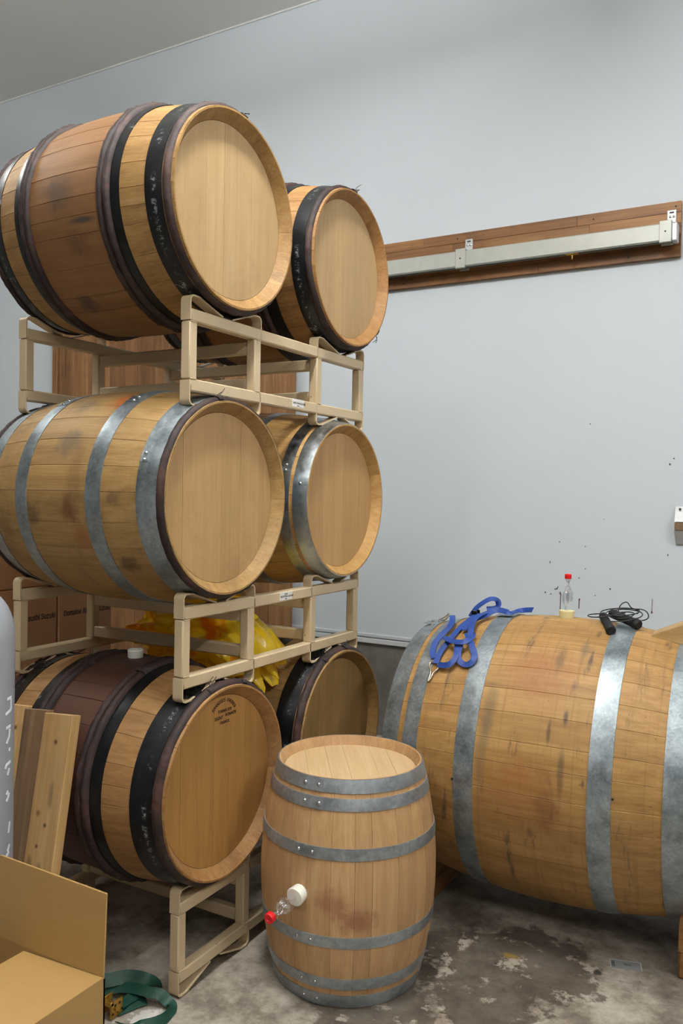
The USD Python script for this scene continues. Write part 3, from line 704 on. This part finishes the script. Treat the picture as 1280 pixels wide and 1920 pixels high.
def make_rack(label, loc, rotz):
    T = thing('barrel_rack', label, 'barrel rack', loc, rotz)
    for x1 in (0.0, -RD):
        x0 = x1 - RP
        for z0, z1 in ((ZA, ZB), (ZC, ZD)):
            obj('rail', cbox((x0, .0055, z0), (x1, RL - .0055, z1), .004), MAT['rack'], T, smooth=40)
        for i, (a, b) in enumerate(POSTS):
            obj('post', cbox((x0 + .0005, a, ZB - .001), (x1 - .0005, b, ZC + .001), .004), MAT['rack'], T, smooth=40)
            inner = [.157, .206, .880, .938][i]; y = [0, .365, .722, RL][i]
            for top in (True, False):
                obj('cradle_bar', curl(y, inner, top, x0, x1), MAT['rack'], T, smooth=40)
    for a in (.331, .724):
        for z0, z1 in ((ZB + .004, ZB + .045), (ZC - .047, ZC - .006)):
            obj('crossbar', cbox((-RD + .001, a, z0), (-RP - .001, a + .03, z1), .004), MAT['rack'], T, smooth=40)
    # weld beads
    w = []
    for x1 in (0.0, -RD):
        for a, b in POSTS:
            for z in (ZB, ZC):
                w.append(cbox((x1 - .002, a + .004, z - .0018), (x1 + .0012, b - .004, z + .0018), .001))
    obj('weld_bead', cat(w), MAT['rack'], T, smooth=False, kind='stuff')
    return T


racks = [make_rack('beige steel barrel rack on the concrete floor, lowest of the three', (0.0, 0, 0), .004),
         make_rack('beige steel barrel rack between the bottom and middle barrels', (0, 0, PITCH_Z), -.0036),
         make_rack('beige steel barrel rack between the middle and top barrels', (-.0015, .0143, TOPZ), -.0047)]
for rk, y_, z_, txts in ((racks[2], .556, .054, (('WESTERN SQUARE', .0065, .006, .0105),)), (racks[1], .512, .260, (('2009', .006, .028, .018), ('WESTERN SQUARE', .0065, .004, .0095)))):
    s = obj('sticker', cbox((-.0002, y_, z_), (.0006, y_ + .078, z_ + .028), .0002), MAT['sticker'], rk, smooth=False, label='small white paper sticker with black print')
    ms = [on_x(text_mesh(tx, h, .0003, True), .0006, y_ + oy, z_ + oz) for tx, h, oy, oz in txts]
    ms.append(cbox((.0006, y_ + .032, z_ + .003), (.0009, y_ + .046, z_ + .0055), .0001))
    obj('print', cat(ms), MAT['ink'], s, smooth=False)

# ------------------------------------------------------------------ cradles under the large barrel
for i, (x0, x1) in enumerate(((.315, .415), (1.285, 1.385))):
    lx = (x0 + x1) / 2 - BC[0]; R = float(rprof(lx, BL, BRB, BRH)) + .004
    c = thing('barrel_cradle', ['brown wooden cradle block under the far left end of the large barrel', 'notched brown wooden cradle block at the right edge, under the large barrel'][i], 'cradle', ((x0 + x1) / 2, BC[1] + lx * .031, 0))
    hw = (x1 - x0) / 2
    obj('base_beam', cbox((-hw, -.29, 0), (hw, .29, .085), .006), MAT['cradle'], c, smooth=30)
    arc = [(R * math.sin(a), BC[2] - R * math.cos(a)) for a in np.linspace(-.70, .70, 24)]
    saddle = Polygon([(-.29, .087), (-.292, .17), (-.265, .19), (-.275, .215), (-.292, .25)] + [(y, z) for y, z in arc if abs(y) < .272 and z > .10] + [(.292, .25), (.29, .087)])
    if not saddle.is_valid: saddle = saddle.buffer(0)
    obj('saddle', prism_yz(saddle, -hw, hw), MAT['cradle'], c, smooth=30)

# ------------------------------------------------------------------ airlocks
def airlock(T, frame):
    """clear two-chamber airlock along +z from the bung top (z = 0)"""
    F = lambda m: (m.apply_transform(frame), m)[1]
    stem = spin([(0, -.01), (.0032, -.01), (.0036, .012), (.005, .02), (.011, .030), (.013, .038), (.013, .060), (.010, .068), (.0055, .072), (.0035, .074), (0, .074)], 20)
    stem.apply_translation((-.005, 0, 0))
    ch = spin([(0, .030), (.006, .032), (.0115, .040), (.0125, .048), (.0125, .064), (.008, .074), (.004, .080), (0, .080)], 20); ch.apply_translation((.009, 0, 0))
    obj('chamber', F(stem), MAT['clear'], T, smooth=50); obj('chamber', F(ch), MAT['clear'], T, smooth=50)
    obj('bent_tube', F(tube(smooth_path([(-.005, 0, .072), (-.006, .003, .082), (0, .004, .09), (.004, 0, .098), (.003, 0, .108)], 20), .0035, 10)), MAT['clear'], T, smooth=50)
    obj('bent_tube', F(tube(smooth_path([(.009, 0, .078), (.007, -.004, .088), (-.001, -.004, .094), (.001, 0, .102)], 16), .0030, 10)), MAT['clear'], T, smooth=50)
    obj('funnel', F(spin([(0, .100), (.004, .101), (.009, .112), (.0105, .124), (.009, .124), (.007, .112), (0, .106)], 20).copy() if False else (lambda m: (m.apply_translation((.002, 0, 0)), m)[1])(spin([(0, .100), (.004, .101), (.009, .112), (.0105, .122), (0, .122)], 20))), MAT['clear'], T, smooth=50)
    cap = spin([(0, .118), (.0115, .118), (.0125, .120), (.0125, .133), (.011, .136), (.006, .136), (.005, .134), (0, .134)], 24); cap.apply_translation((.002, 0, 0))
    obj('red_cap', F(cap), MAT['red_cap'], T, smooth=40, label='red plastic cap')


A = thing('airlock', 'clear airlock with red cap upright in a cream bung on the large barrel', 'airlock', (BC[0], BC[1], BC[2] + BRB))
obj('bung', spin([(0, -.012), (.024, -.012), (.0265, 0), (.029, .024), (.028, .027), (.006, .027), (.005, .024), (0, .024)], 30), MAT['cream_rubber'], A, smooth=40)
F = np.eye(4); F[2, 3] = .027; F[:3, :3] = trimesh.transformations.rotation_matrix(.45, [0, 0, 1])[:3, :3]
airlock(A, F)
ph = -1.60; dn = np.array([math.cos(ph), math.sin(ph), -.10]); dn /= np.linalg.norm(dn)
A2 = thing('airlock', 'clear airlock with red cap sticking sideways from the small upright barrel', 'airlock', tuple(np.array([.339 + .281 * math.cos(ph), .434 + .281 * math.sin(ph), .350])))
obj('bung', rot_to(spin([(0, -.012), (.024, -.012), (.026, 0), (.0285, .026), (.026, .030), (.006, .030), (.005, .027), (0, .027)], 30), dn, (0, 0, 0)), MAT['white_rubber'], A2, smooth=40)
F = trimesh.geometry.align_vectors([0, 0, 1], dn); F[:3, :3] = F[:3, :3] @ trimesh.transformations.rotation_matrix(.9, [0, 0, 1])[:3, :3] @ np.diag([1.25, 1.25, .92]); F[:3, 3] = dn * .03
airlock(A2, F)

# ------------------------------------------------------------------ things on the large barrel
AX = np.array(BC)
def bn(p):
    q = np.asarray(p, float) - AX; q[0] = 0; return q / np.linalg.norm(q)
S = {"hook_strap": [[0.4566, 0.8479, 0.9295], [0.4554, 0.88, 0.9572], [0.464, 0.912, 0.9848], [0.4744, 0.9683, 1.0168], [0.4841, 1.0292, 1.0456], [0.499, 1.0692, 1.0656], [0.5034, 1.1395, 1.0798]], "front": [[0.4466, 0.948, 1.0096], [0.4768, 0.9164, 1.0066], [0.5156, 0.8941, 1.0069], [0.5459, 0.8916, 1.0104], [0.5614, 0.9172, 1.0222], [0.5537, 0.9565, 1.0334]], "loopl": [[0.511, 0.9153, 1.0033], [0.5243, 0.8783, 0.9824], [0.5313, 0.8437, 0.9578], [0.518, 0.8283, 0.9383], [0.4914, 0.8311, 0.9295], [0.4649, 0.8503, 0.9283]], "loopr": [[0.5275, 0.9108, 1.0057], [0.5318, 0.8778, 0.9833], [0.5414, 0.8504, 0.9578], [0.5604, 0.8396, 0.943], [0.5853, 0.8355, 0.9433], [0.5995, 0.8441, 0.9587], [0.5911, 0.8696, 0.9842], [0.5645, 0.905, 1.0104], [0.5321, 0.9548, 1.0315]], "left": [[0.408, 1.1158, 1.0667], [0.4374, 1.0436, 1.0576], [0.4404, 0.9991, 1.0344], [0.4255, 0.9754, 1.0145], [0.4155, 0.9409, 0.9896], [0.4206, 0.8992, 0.9608], [0.4379, 0.8732, 0.9423]], "up": [[0.4722, 1.145, 1.0633], [0.4895, 1.155, 1.0955], [0.5224, 1.165, 1.1252], [0.5517, 1.175, 1.1377], [0.5678, 1.185, 1.1286], [0.5701, 1.185, 1.1102], [0.5525, 1.175, 1.1005], [0.5308, 1.165, 1.0979]], "right": [[0.5088, 0.9859, 1.0356], [0.5124, 1.0344, 1.0584], [0.5323, 1.072, 1.0737], [0.5529, 1.1096, 1.0839], [0.5759, 1.1411, 1.0988], [0.6041, 1.1366, 1.0999], [0.631, 1.1239, 1.0974], [0.6533, 1.1946, 1.0975], [0.7086, 1.1781, 1.1078]], "mid": [[0.5545, 0.9258, 1.0237], [0.5435, 0.9679, 1.0485], [0.5348, 1.0145, 1.0702], [0.539, 1.0843, 1.0856], [0.5495, 1.1402, 1.0911]]}
bs_ = thing('ratchet_strap', 'blue webbing strap with steel hooks in loops on the large barrel', 'strap', (.51, .96, 1.0))
O = np.array([.51, .96, 1.0])
for k, pts in S.items():
    pts = np.array(pts); N = np.array([bn(q) for q in pts])
    if k in ('up',): N = N * .25 + np.array([-.05, -.55, .35])
    if k in ('right',): N = N * .5 + np.array([0, -.75, .1])
    if k in ('loopl', 'loopr', 'left', 'front'): N = N * .9 + np.array([.2, -.3, -.05]) * np.linspace(0, 1, len(pts))[:, None]
    obj('webbing', ribbon(pts - O, N, .022, .002, 70), MAT['blue_web'], bs_, smooth=50)
hA = np.array([[0.431, 0.8594, 0.928], [0.4331, 0.8466, 0.9165], [0.4447, 0.8293, 0.9018], [0.4471, 0.8158, 0.8873], [0.4446, 0.8053, 0.8734]]); hB = np.array([[0.4697, 0.8437, 0.9231], [0.4699, 0.8349, 0.9143], [0.4576, 0.8253, 0.9007], [0.4548, 0.8152, 0.8884], [0.4471, 0.8038, 0.8723]])
obj('hook', tube(smooth_path(np.vstack([hA[::-1], [(hA[0] + hB[0]) / 2 + [0, .006, .004]], hB]) - O, 50), .0036, 8), MAT['chrome'], bs_, smooth=60, label='bent steel wire hook')
h2 = np.array([[.375, 1.07, 1.052], [.389, 1.07, 1.058], [.402, 1.07, 1.066], [.416, 1.07, 1.078], [.428, 1.05, 1.084], [.436, 1.03, 1.08], [.425, 1.03, 1.066], [.41, 1.035, 1.058], [.398, 1.04, 1.056]]) + [-.053, .115, -.019]
obj('hook', tube(smooth_path(h2 - O, 40), .0028, 8), MAT['chrome'], bs_, smooth=60, label='bent steel wire hook')
bk = obj('buckle', cat([cbox((-.026, .162, .058), (-.004, .168, .092), .002), cbox((-.026, .196, .058), (-.004, .202, .092), .002), cbox((-.03, .16, .062), (.0, .204, .068), .002), tube([(-.015, .158, .08), (-.015, .206, .08)], .006, 10)]), MAT['black_steel'], bs_, smooth=40)
obj('pin', tube([(.028, .16, .085), (.028, .205, .085)], .006, 10), MAT['gold'], bk, smooth=60)
# lifted hoop ends with bolts, part of the large barrel
for lx, aa, nb in ((-.518, .0, 2), (-.223, .0, 1)):
    R = float(rprof(lx, BL, BRB, BRH)) + .0045; e = np.array([0, math.sin(aa), math.cos(aa)])
    pl_ = obj('hoop_end', rot_to(cbox((-.034, -.05, 0), (.034, .05, .0025), .001), e, e * R + [lx, 0, BRB]), MAT['galv_big'], BIG, smooth=30)
    for k in range(nb):
        obj('bolt', rot_to(spin([(0, 0), (.006, 0), (.0055, .004), (0, .0055)], 12), e, e * (R + .0025) + [lx + .014 - .028 * k, 0, BRB]), MAT['rivet'], pl_, smooth=50)

rp = thing('skipping_rope', 'black foam-handled skipping rope coiled on top of the large barrel', 'skipping rope', (.998, 1.17, 1.093))
O = np.array([1.02, 1.06, 1.11])
def grip(a, b, r):
    a, b = np.array(a), np.array(b); d = b - a; L = np.linalg.norm(d)
    m = spin([(0, 0), (r * .8, 0), (r, .006), (r, L * .45), (r * .93, L * .47), (r, L * .5), (r, L - .03), (r * 1.12, L - .024), (r * 1.12, L - .006), (r * .9, L), (0, L)], 22)
    return rot_to(m, d / L, a)
obj('handle', grip(np.array([.985, 1.095, 1.121]) - O, np.array([1.047, .942, 1.092]) - O, .0155), MAT['foam'], rp, smooth=40)
obj('handle', grip(np.array([1.010, 1.11, 1.132]) - O, np.array([1.122, 1.045, 1.106]) - O, .0165), MAT['foam'], rp, smooth=40)
th_ = np.linspace(0, 2 * math.pi * 3.6, 160)
coil = np.stack([.03 + (.055 + .018 * np.sin(th_ * .43)) * np.cos(th_), .035 + (.06 + .02 * np.cos(th_ * .37)) * np.sin(th_), .012 + .022 * (1 + np.sin(th_ * 1.0 + .6)) / 2 + .010 * np.sin(th_ * .31) + .0], 1)
obj('cord', tube(coil, .0021, 7), MAT['cord'], rp, smooth=60)
lp = smooth_path([(-.03, .03, .02), (-.075, .03, .014), (-.082, .0, .012), (-.05, -.035, .013), (.0, -.03, .022), (.05, .0, .034)], 40)
obj('cord', tube(lp, .0021, 7), MAT['cord'], rp, smooth=60)
lp = smooth_path([(.02, .03, .03), (.03, .045, .06), (.045, .05, .066), (.06, .045, .05), (.095, .045, .045), (.12, .035, .035), (.125, .02, .02), (.105, .0, .01)], 50)
obj('cord', tube(lp, .0021, 7), MAT['cord'], rp, smooth=60)

wd = thing('wood_wedge', 'pale pine wedge resting on the right end of the large barrel', 'wedge', (1.187, 1.153, 1.051), .06)
obj('block', hull([(-.045, -.025, .006), (-.045, .055, .010), (.125, -.035, -.022), (.125, .055, -.004), (.125, -.035, .085), (.125, .055, .092), (-.04, -.025, .012), (-.04, .055, .016)]), MAT['wedge'], wd, smooth=False)

# ------------------------------------------------------------------ cartons behind the racks
pal = thing('pallet', 'wooden pallet on the floor under the stacked wine cartons', 'pallet', (-1.25, .33, 0))
for k in range(6): obj('deck_board', cbox((-.20 + k * .068, -.48, .122), (-.145 + k * .068, .48, .143), .002), MAT['pallet'], pal, smooth=False)
for y_ in (-.45, 0, .45): obj('bearer', cbox((-.20, y_ - .03, .02), (.20, y_ + .03, .122), .002), MAT['pallet'], pal, smooth=False)
for x_ in (-.17, .0, .17): obj('base_board', cbox((x_ - .035, -.48, 0), (x_ + .035, .48, .02), .002), MAT['pallet'], pal, smooth=False)
cols = [(-.117, .183), (.1855, .4835), (.4875, .786)]
names = {(2, 0): 'wine carton behind the left rack post, second layer from the top', (2, 1): 'wine carton seen through the rack, showing the end of a printed name', (2, 2): 'wine carton seen through the rack, showing the start of a printed name',
         (3, 0): 'wine carton at the left edge, top layer of the stack behind the racks', (3, 1): 'wine carton in the middle of the top layer, behind the middle barrel', (3, 2): 'wine carton at the right of the top layer, behind the middle barrel'}
for r_ in range(4):
    for c_, (a, b) in enumerate(cols):
        z0 = .144 + r_ * .3312; low = r_ < 2
        K = thing('wine_carton', names.get((r_, c_), 'brown wine carton in the hidden lower layers of the stack behind the racks'), 'carton', (-1.25 + (.004 if c_ == 2 else 0), (a + b) / 2, z0), 0, 'wine cartons in the hidden lower layers' if low else None)
        w = (b - a) / 2; obj('body', cbox((-.17, -w, 0), (.17, w, .330), .005), MAT['carton'], K, smooth=False)
        obj('tape_strip', cbox((-.1705, -.025, .329), (.1705, .025, .3306), .0002), MAT['tape'], K, smooth=False)
        if r_ >= 2:
            m = text_mesh('Domaine Atsushi Suzuki', .022, .0004, True); sc_ = .262 / m.bounds[1][0]; m.vertices[:, :2] *= [sc_, 1.0]
            obj('print', on_x(m, .1702, -.125, .198), MAT['ink'], K, smooth=False)

# ------------------------------------------------------------------ plastic bag in the valley between the bottom barrels
ico = trimesh.creation.icosphere(subdivisions=4); v = ico.vertices.copy()
amp = .62 * np.abs(fbm(v * 1.7 + 5, 2, 3) - .5) * 2 + .45 * np.abs(fbm(v * 3.3 + 9, 2, 9) - .5) * 2
rad = .74 + .80 * amp
P = v * rad[:, None] * np.array([.32, .20, .165]) + np.array([-.375, .575, .985])
# tail hanging towards the front
tl = np.clip((P[:, 0] + .26) / .2, 0, 1); P[:, 2] -= .13 * tl ** 2; P[:, 1] += .02 * tl
P[:, 2] = np.minimum(P[:, 2], 1.17 + .02 * np.sin(P[:, 0] * 40))
P[:, 1] = np.maximum(P[:, 1], .372 + .01 * np.sin(P[:, 0] * 60 + P[:, 2] * 30))
for cy_, cz_, R0 in ((.184, .618, .352), (.906, .616, .352)):
    d_ = P[:, 1:] - [cy_, cz_]; ln = np.linalg.norm(d_, axis=1); Rr = rprof(P[:, 0] + .36, .8, .350, .302) + .017
    k_ = ln < Rr; P[k_, 1:] = (d_[k_] / ln[k_][:, None]) * Rr[k_][:, None] + [cy_, cz_]
bag = obj('plastic_bag', TM(P, ico.faces), MAT['bag'], smooth=38)
tag(bag, 'crumpled yellow and orange plastic bag between the bottom barrels', 'plastic bag')

# ------------------------------------------------------------------ planks leaning on the bottom barrel
def leaning(name, label, mat, top, bot, w, th_, yawp=0.0):
    top, bot = np.array(top), np.array(bot); d = bot - top; k = -top[2] / d[2]; end = top + d * k; L = np.linalg.norm(end - top); z = (top - end) / L
    x = np.array([math.cos(yawp), math.sin(yawp), 0]); x = x - z * (x @ z); x /= np.linalg.norm(x); y = np.cross(z, x)
    T = UsdGeom.Xform.Define(stage, numbered('/World', name)); M = Gf.Matrix4d(*x, 0, *y, 0, *z, 0, *end, 1); T.AddTransformOp().Set(M)
    tag(T.GetPrim(), label, 'plank')
    m = cbox((0, 0, .012), (w, th_, L), .002)
    obj('board', m, MAT[mat], T.GetPrim(), smooth=False)
    return T
leaning('leaning_plank', 'pale knotty pine plank leaning against the bottom barrel', 'pine', (-.384, -.178, .855), (-.352, -.278, .436), .112, .036, .05)
leaning('leaning_plank', 'dark brown plank leaning just left of the pale pine plank', 'old_plank', (-.490, -.165, .850), (-.452, -.262, .436), .098, .03, .0)
leaning('leaning_plank', 'light plank mostly hidden behind the gas cylinder', 'pine', (-.60, -.146, .846), (-.575, -.241, .430), .10, .02, .0)

# ------------------------------------------------------------------ gas cylinder at the left edge
gc = thing('gas_cylinder', 'grey gas cylinder with white lettering at the left edge', 'gas cylinder', (-.275, -.511, 0))
R = .105
obj('body', spin([(0, 0), (R - .01, 0), (R, .012), (R, 1.14)] + [(R * math.cos(a) ** .8, 1.14 + .13 * math.sin(a)) for a in np.linspace(.12, 1.35, 10)] + [(.03, 1.272), (0, 1.272)], 64), MAT['cylinder'], gc, smooth=50)
obj('neck_ring', spin([(0, 1.265), (.034, 1.265), (.036, 1.270), (.036, 1.302), (.032, 1.306), (0, 1.306)], 32), MAT['cylinder'], gc, smooth=40)
vl = obj('valve', cat([spin([(0, 1.300), (.014, 1.300), (.014, 1.340), (.011, 1.343), (.011, 1.370), (0, 1.370)], 20), rot_to(spin([(0, 0), (.011, 0), (.011, .04), (.013, .042), (.013, .055), (0, .055)], 18), [-1, 0, 0], (0, 0, 1.325))]), MAT['brass'], gc, smooth=40)
obj('handwheel', spin([(0, 1.370), (.026, 1.370), (.03, 1.375), (.03, 1.385), (.026, 1.390), (0, 1.390)], 24), MAT['black_steel'], vl, smooth=40)
strokes = [[[0.298, 0.9864], [0.412, 0.9875], [0.483, 0.9884]], [[0.461, 0.9863], [0.478, 0.9588], [0.419, 0.9537]], [[0.434, 0.9546], [0.304, 0.9515], [0.233, 0.948]], [[0.261, 0.9125], [0.377, 0.9132], [0.453, 0.9136]], [[0.412, 0.9068], [0.395, 0.8884], [0.283, 0.8717]], [[0.421, 0.8579], [0.403, 0.8491]], [[0.473, 0.8198], [0.291, 0.8164], [0.245, 0.8073]], [[0.411, 0.8043], [0.338, 0.788]], [[0.358, 0.7468], [0.303, 0.7381]], [[0.423, 0.739], [0.362, 0.7278], [0.297, 0.7208]], [[0.46, 0.6617], [0.402, 0.6343]], [[0.461, 0.6019], [0.362, 0.5873]], [[0.437, 0.5839], [0.27, 0.5725]]]
ms = []
for s_ in strokes:
    q = np.array(s_); q = np.array([np.interp(np.linspace(0, len(q) - 1, 12), np.arange(len(q)), q[:, i]) for i in (0, 1)]).T
    pts = np.stack([(R + .0006) * np.cos(q[:, 0]), (R + .0006) * np.sin(q[:, 0]), q[:, 1]], 1); N = np.stack([np.cos(q[:, 0]), np.sin(q[:, 0]), 0 * q[:, 0]], 1)
    ms.append(ribbon(pts, N, .0075, .0006, 14))
obj('lettering', cat(ms), MAT['white_paint'], gc, smooth=False, label='white painted letters running down the side')

# ------------------------------------------------------------------ open carton in the foreground
oc = thing('open_carton', 'open cardboard carton with raised flaps in the lower left foreground', 'carton', (.0, -.79, 0))
H, t_ = .40, .005; xa, xb, ya, yb = -.158, .225, -.03, .268
def panel(name, pts, mat='carton_open', **k):
    return obj(name, hull(pts), MAT[mat], oc, smooth=False, **k)
panel('side', [(xb - t_, ya, 0), (xb, ya, 0), (xb - t_, yb, 0), (xb, yb, 0), (xb - t_, ya, H), (xb, ya, H), (xb - t_, yb, H), (xb, yb, H)])
panel('side', [(xa, ya, 0), (xa + t_, ya, 0), (xa, yb, 0), (xa + t_, yb, 0), (xa, ya, H), (xa + t_, ya, H), (xa, yb, H), (xa + t_, yb, H)])
panel('side', [(xa, yb - t_, 0), (xb, yb - t_, 0), (xa, yb, 0), (xb, yb, 0), (xa, yb - t_, H), (xb, yb - t_, H), (xa, yb, H), (xb, yb, H)])
panel('side', [(xa, ya, 0), (xb, ya, 0), (xa, ya + t_, 0), (xb, ya + t_, 0), (xa, ya, H), (xb, ya, H), (xa, ya + t_, H), (xb, ya + t_, H)])
panel('bottom', [(xa, ya, .001), (xb, ya, .001), (xa, yb, .001), (xb, yb, .001), (xa, ya, .006), (xb, ya, .006), (xa, yb, .006), (xb, yb, .006)])
# flaps: right one folded in, back one raised, left and front ones open
panel('flap', [(xb, ya, H), (xb, yb - .006, H), (xb, ya, H + .005), (xb, yb - .006, H + .005), (-.04, ya, H - .012), (-.04, yb - .01, H - .012), (-.04, ya, H - .007), (-.04, yb - .01, H - .007)])
panel('flap', [(xa, yb - t_, H), (xb - .002, yb - t_, H), (xa, yb, H), (xb - .002, yb, H), (xa, yb + .012, H + .195), (xb - .012, yb + .012, H + .19), (xa, yb + .017, H + .195), (xb - .012, yb + .017, H + .19)])
panel('flap', [(xa, ya, H), (xa, yb - .006, H), (xa + .004, ya, H + .002), (xa + .004, yb - .006, H + .002), (xa + .02, ya + .01, H - .15), (xa + .02, yb - .03, H - .15), (xa + .024, ya + .01, H - .15), (xa + .024, yb - .03, H - .15)])
panel('flap', [(xa + .004, ya, H), (xb - .004, ya, H), (xa + .004, ya + t_, H), (xb - .004, ya + t_, H), (xa + .004, ya - .13, H - .09), (xb - .004, ya - .13, H - .09), (xa + .004, ya - .127, H - .085), (xb - .004, ya - .127, H - .085)])

# ------------------------------------------------------------------ green strap on the floor
gsn = {"g1": [[-0.2082, -0.1059, 0.05], [-0.1913, -0.0919, 0.05], [-0.1759, -0.0711, 0.05], [-0.1548, -0.0506, 0.05], [-0.1212, -0.0377, 0.05], [-0.0954, -0.0273, 0.045], [-0.0869, -0.0116, 0.03], [-0.0903, 0.0064, 0.012]],
       "g2": [[-0.1814, -0.1164, 0.02], [-0.1779, -0.0946, 0.025], [-0.1587, -0.0778, 0.03], [-0.1218, -0.0687, 0.035], [-0.084, -0.0664, 0.04], [-0.05, -0.0603, 0.04], [-0.0219, -0.048, 0.035], [-0.0014, -0.042, 0.025], [0.0213, -0.05, 0.02], [0.0387, -0.0808, 0.02], [0.04, -0.1168, 0.02], [0.0252, -0.147, 0.02], [0.0, -.17, .02], [-.06, -.19, .02]],
       "g3": [[-0.1093, -0.1329, 0.02], [-0.1077, -0.1039, 0.02], [-0.1007, -0.0747, 0.022], [-0.0871, -0.0467, 0.025]], "g4": [[-0.1057, -0.1463, 0.008], [-0.0956, -0.1161, 0.008], [-0.0831, -0.0878, 0.01], [-0.0684, -0.0612, 0.012]]}
gs_ = thing('ratchet_strap', 'green webbing strap with brassy ratchet on the floor by the carton', 'strap', (-.08, -.09, 0))
O = np.array([-.08, -.09, 0])
for k, pts in gsn.items():
    pts = np.array(pts); n_ = len(pts)
    N = {'g1': np.tile([.25, -.75, .6], (n_, 1)), 'g2': np.array([[.1, -.5, .85]] * 6 + [[.3, -.5, .8]] * 1 + [[.5, -.3, .6]] + [[.8, .4, .25]] * (n_ - 8)), 'g3': np.tile([.2, -.2, .9], (n_, 1)), 'g4': np.tile([.2, -.3, .9], (n_, 1))}[k].astype(float)
    w = {'g1': .040, 'g2': .032, 'g3': .034, 'g4': .03}[k]
    if k == 'g2': pts[7:, 2] = .0175
    obj('webbing', ribbon(pts - O, N, w, .002, 80), MAT['green_web'], gs_, smooth=50)
rt_ = obj('ratchet', cat([cbox((-.062, -.088, .004), (-.056, -.04, .052), .002), cbox((-.022, -.088, .004), (-.016, -.04, .052), .002), cbox((-.062, -.09, .04), (-.016, -.075, .055), .003), tube([(-.066, -.064, .03), (-.012, -.064, .03)], .010, 14)]), MAT['gold'], gs_, smooth=40)
for k in range(5):
    obj('hole', rot_to(spin([(0, 0), (.0035, 0), (.0035, .0012), (0, .0012)], 8), [1, 0, 0], (-.016, -.08 + .009 * k, .018 + .022 * (k % 2))), MAT['bolt_dark'], rt_)

# ------------------------------------------------------------------ clear label lying on the floor
fl = thing('floor_label', 'small translucent printed label lying on the concrete below the large barrel', 'label', (1.127, .908, 0), .28)
obj('film', hull([(x_, y_, z_) for x_ in (-.05, .05) for y_ in (-.026, .026) for z_ in (.0004, .0014)]), MAT['film'], fl, smooth=False)
bars = [cbox((-.046 + k * .004, -.018, .0014), (-.046 + k * .004 + (.0022 if k % 3 else .001), .014, .0017), .0001) for k in range(3)]
obj('print', cat(bars + [cbox((-.005 + .006 * (k % 4), .004 - .008 * (k // 4), .0014), (-.001 + .006 * (k % 4), .007 - .008 * (k // 4), .0017), .0001) for k in range(8)]), MAT['bolt_dark'], fl, smooth=False)
obj('border', cat([cbox((-.05, .022, .0014), (.05, .026, .0018), .0001), cbox((-.05, -.026, .0014), (-.047, .026, .0018), .0001), cbox((.046, -.026, .0014), (.05, .026, .0018), .0001)]), MAT['film_white'], fl, smooth=False)
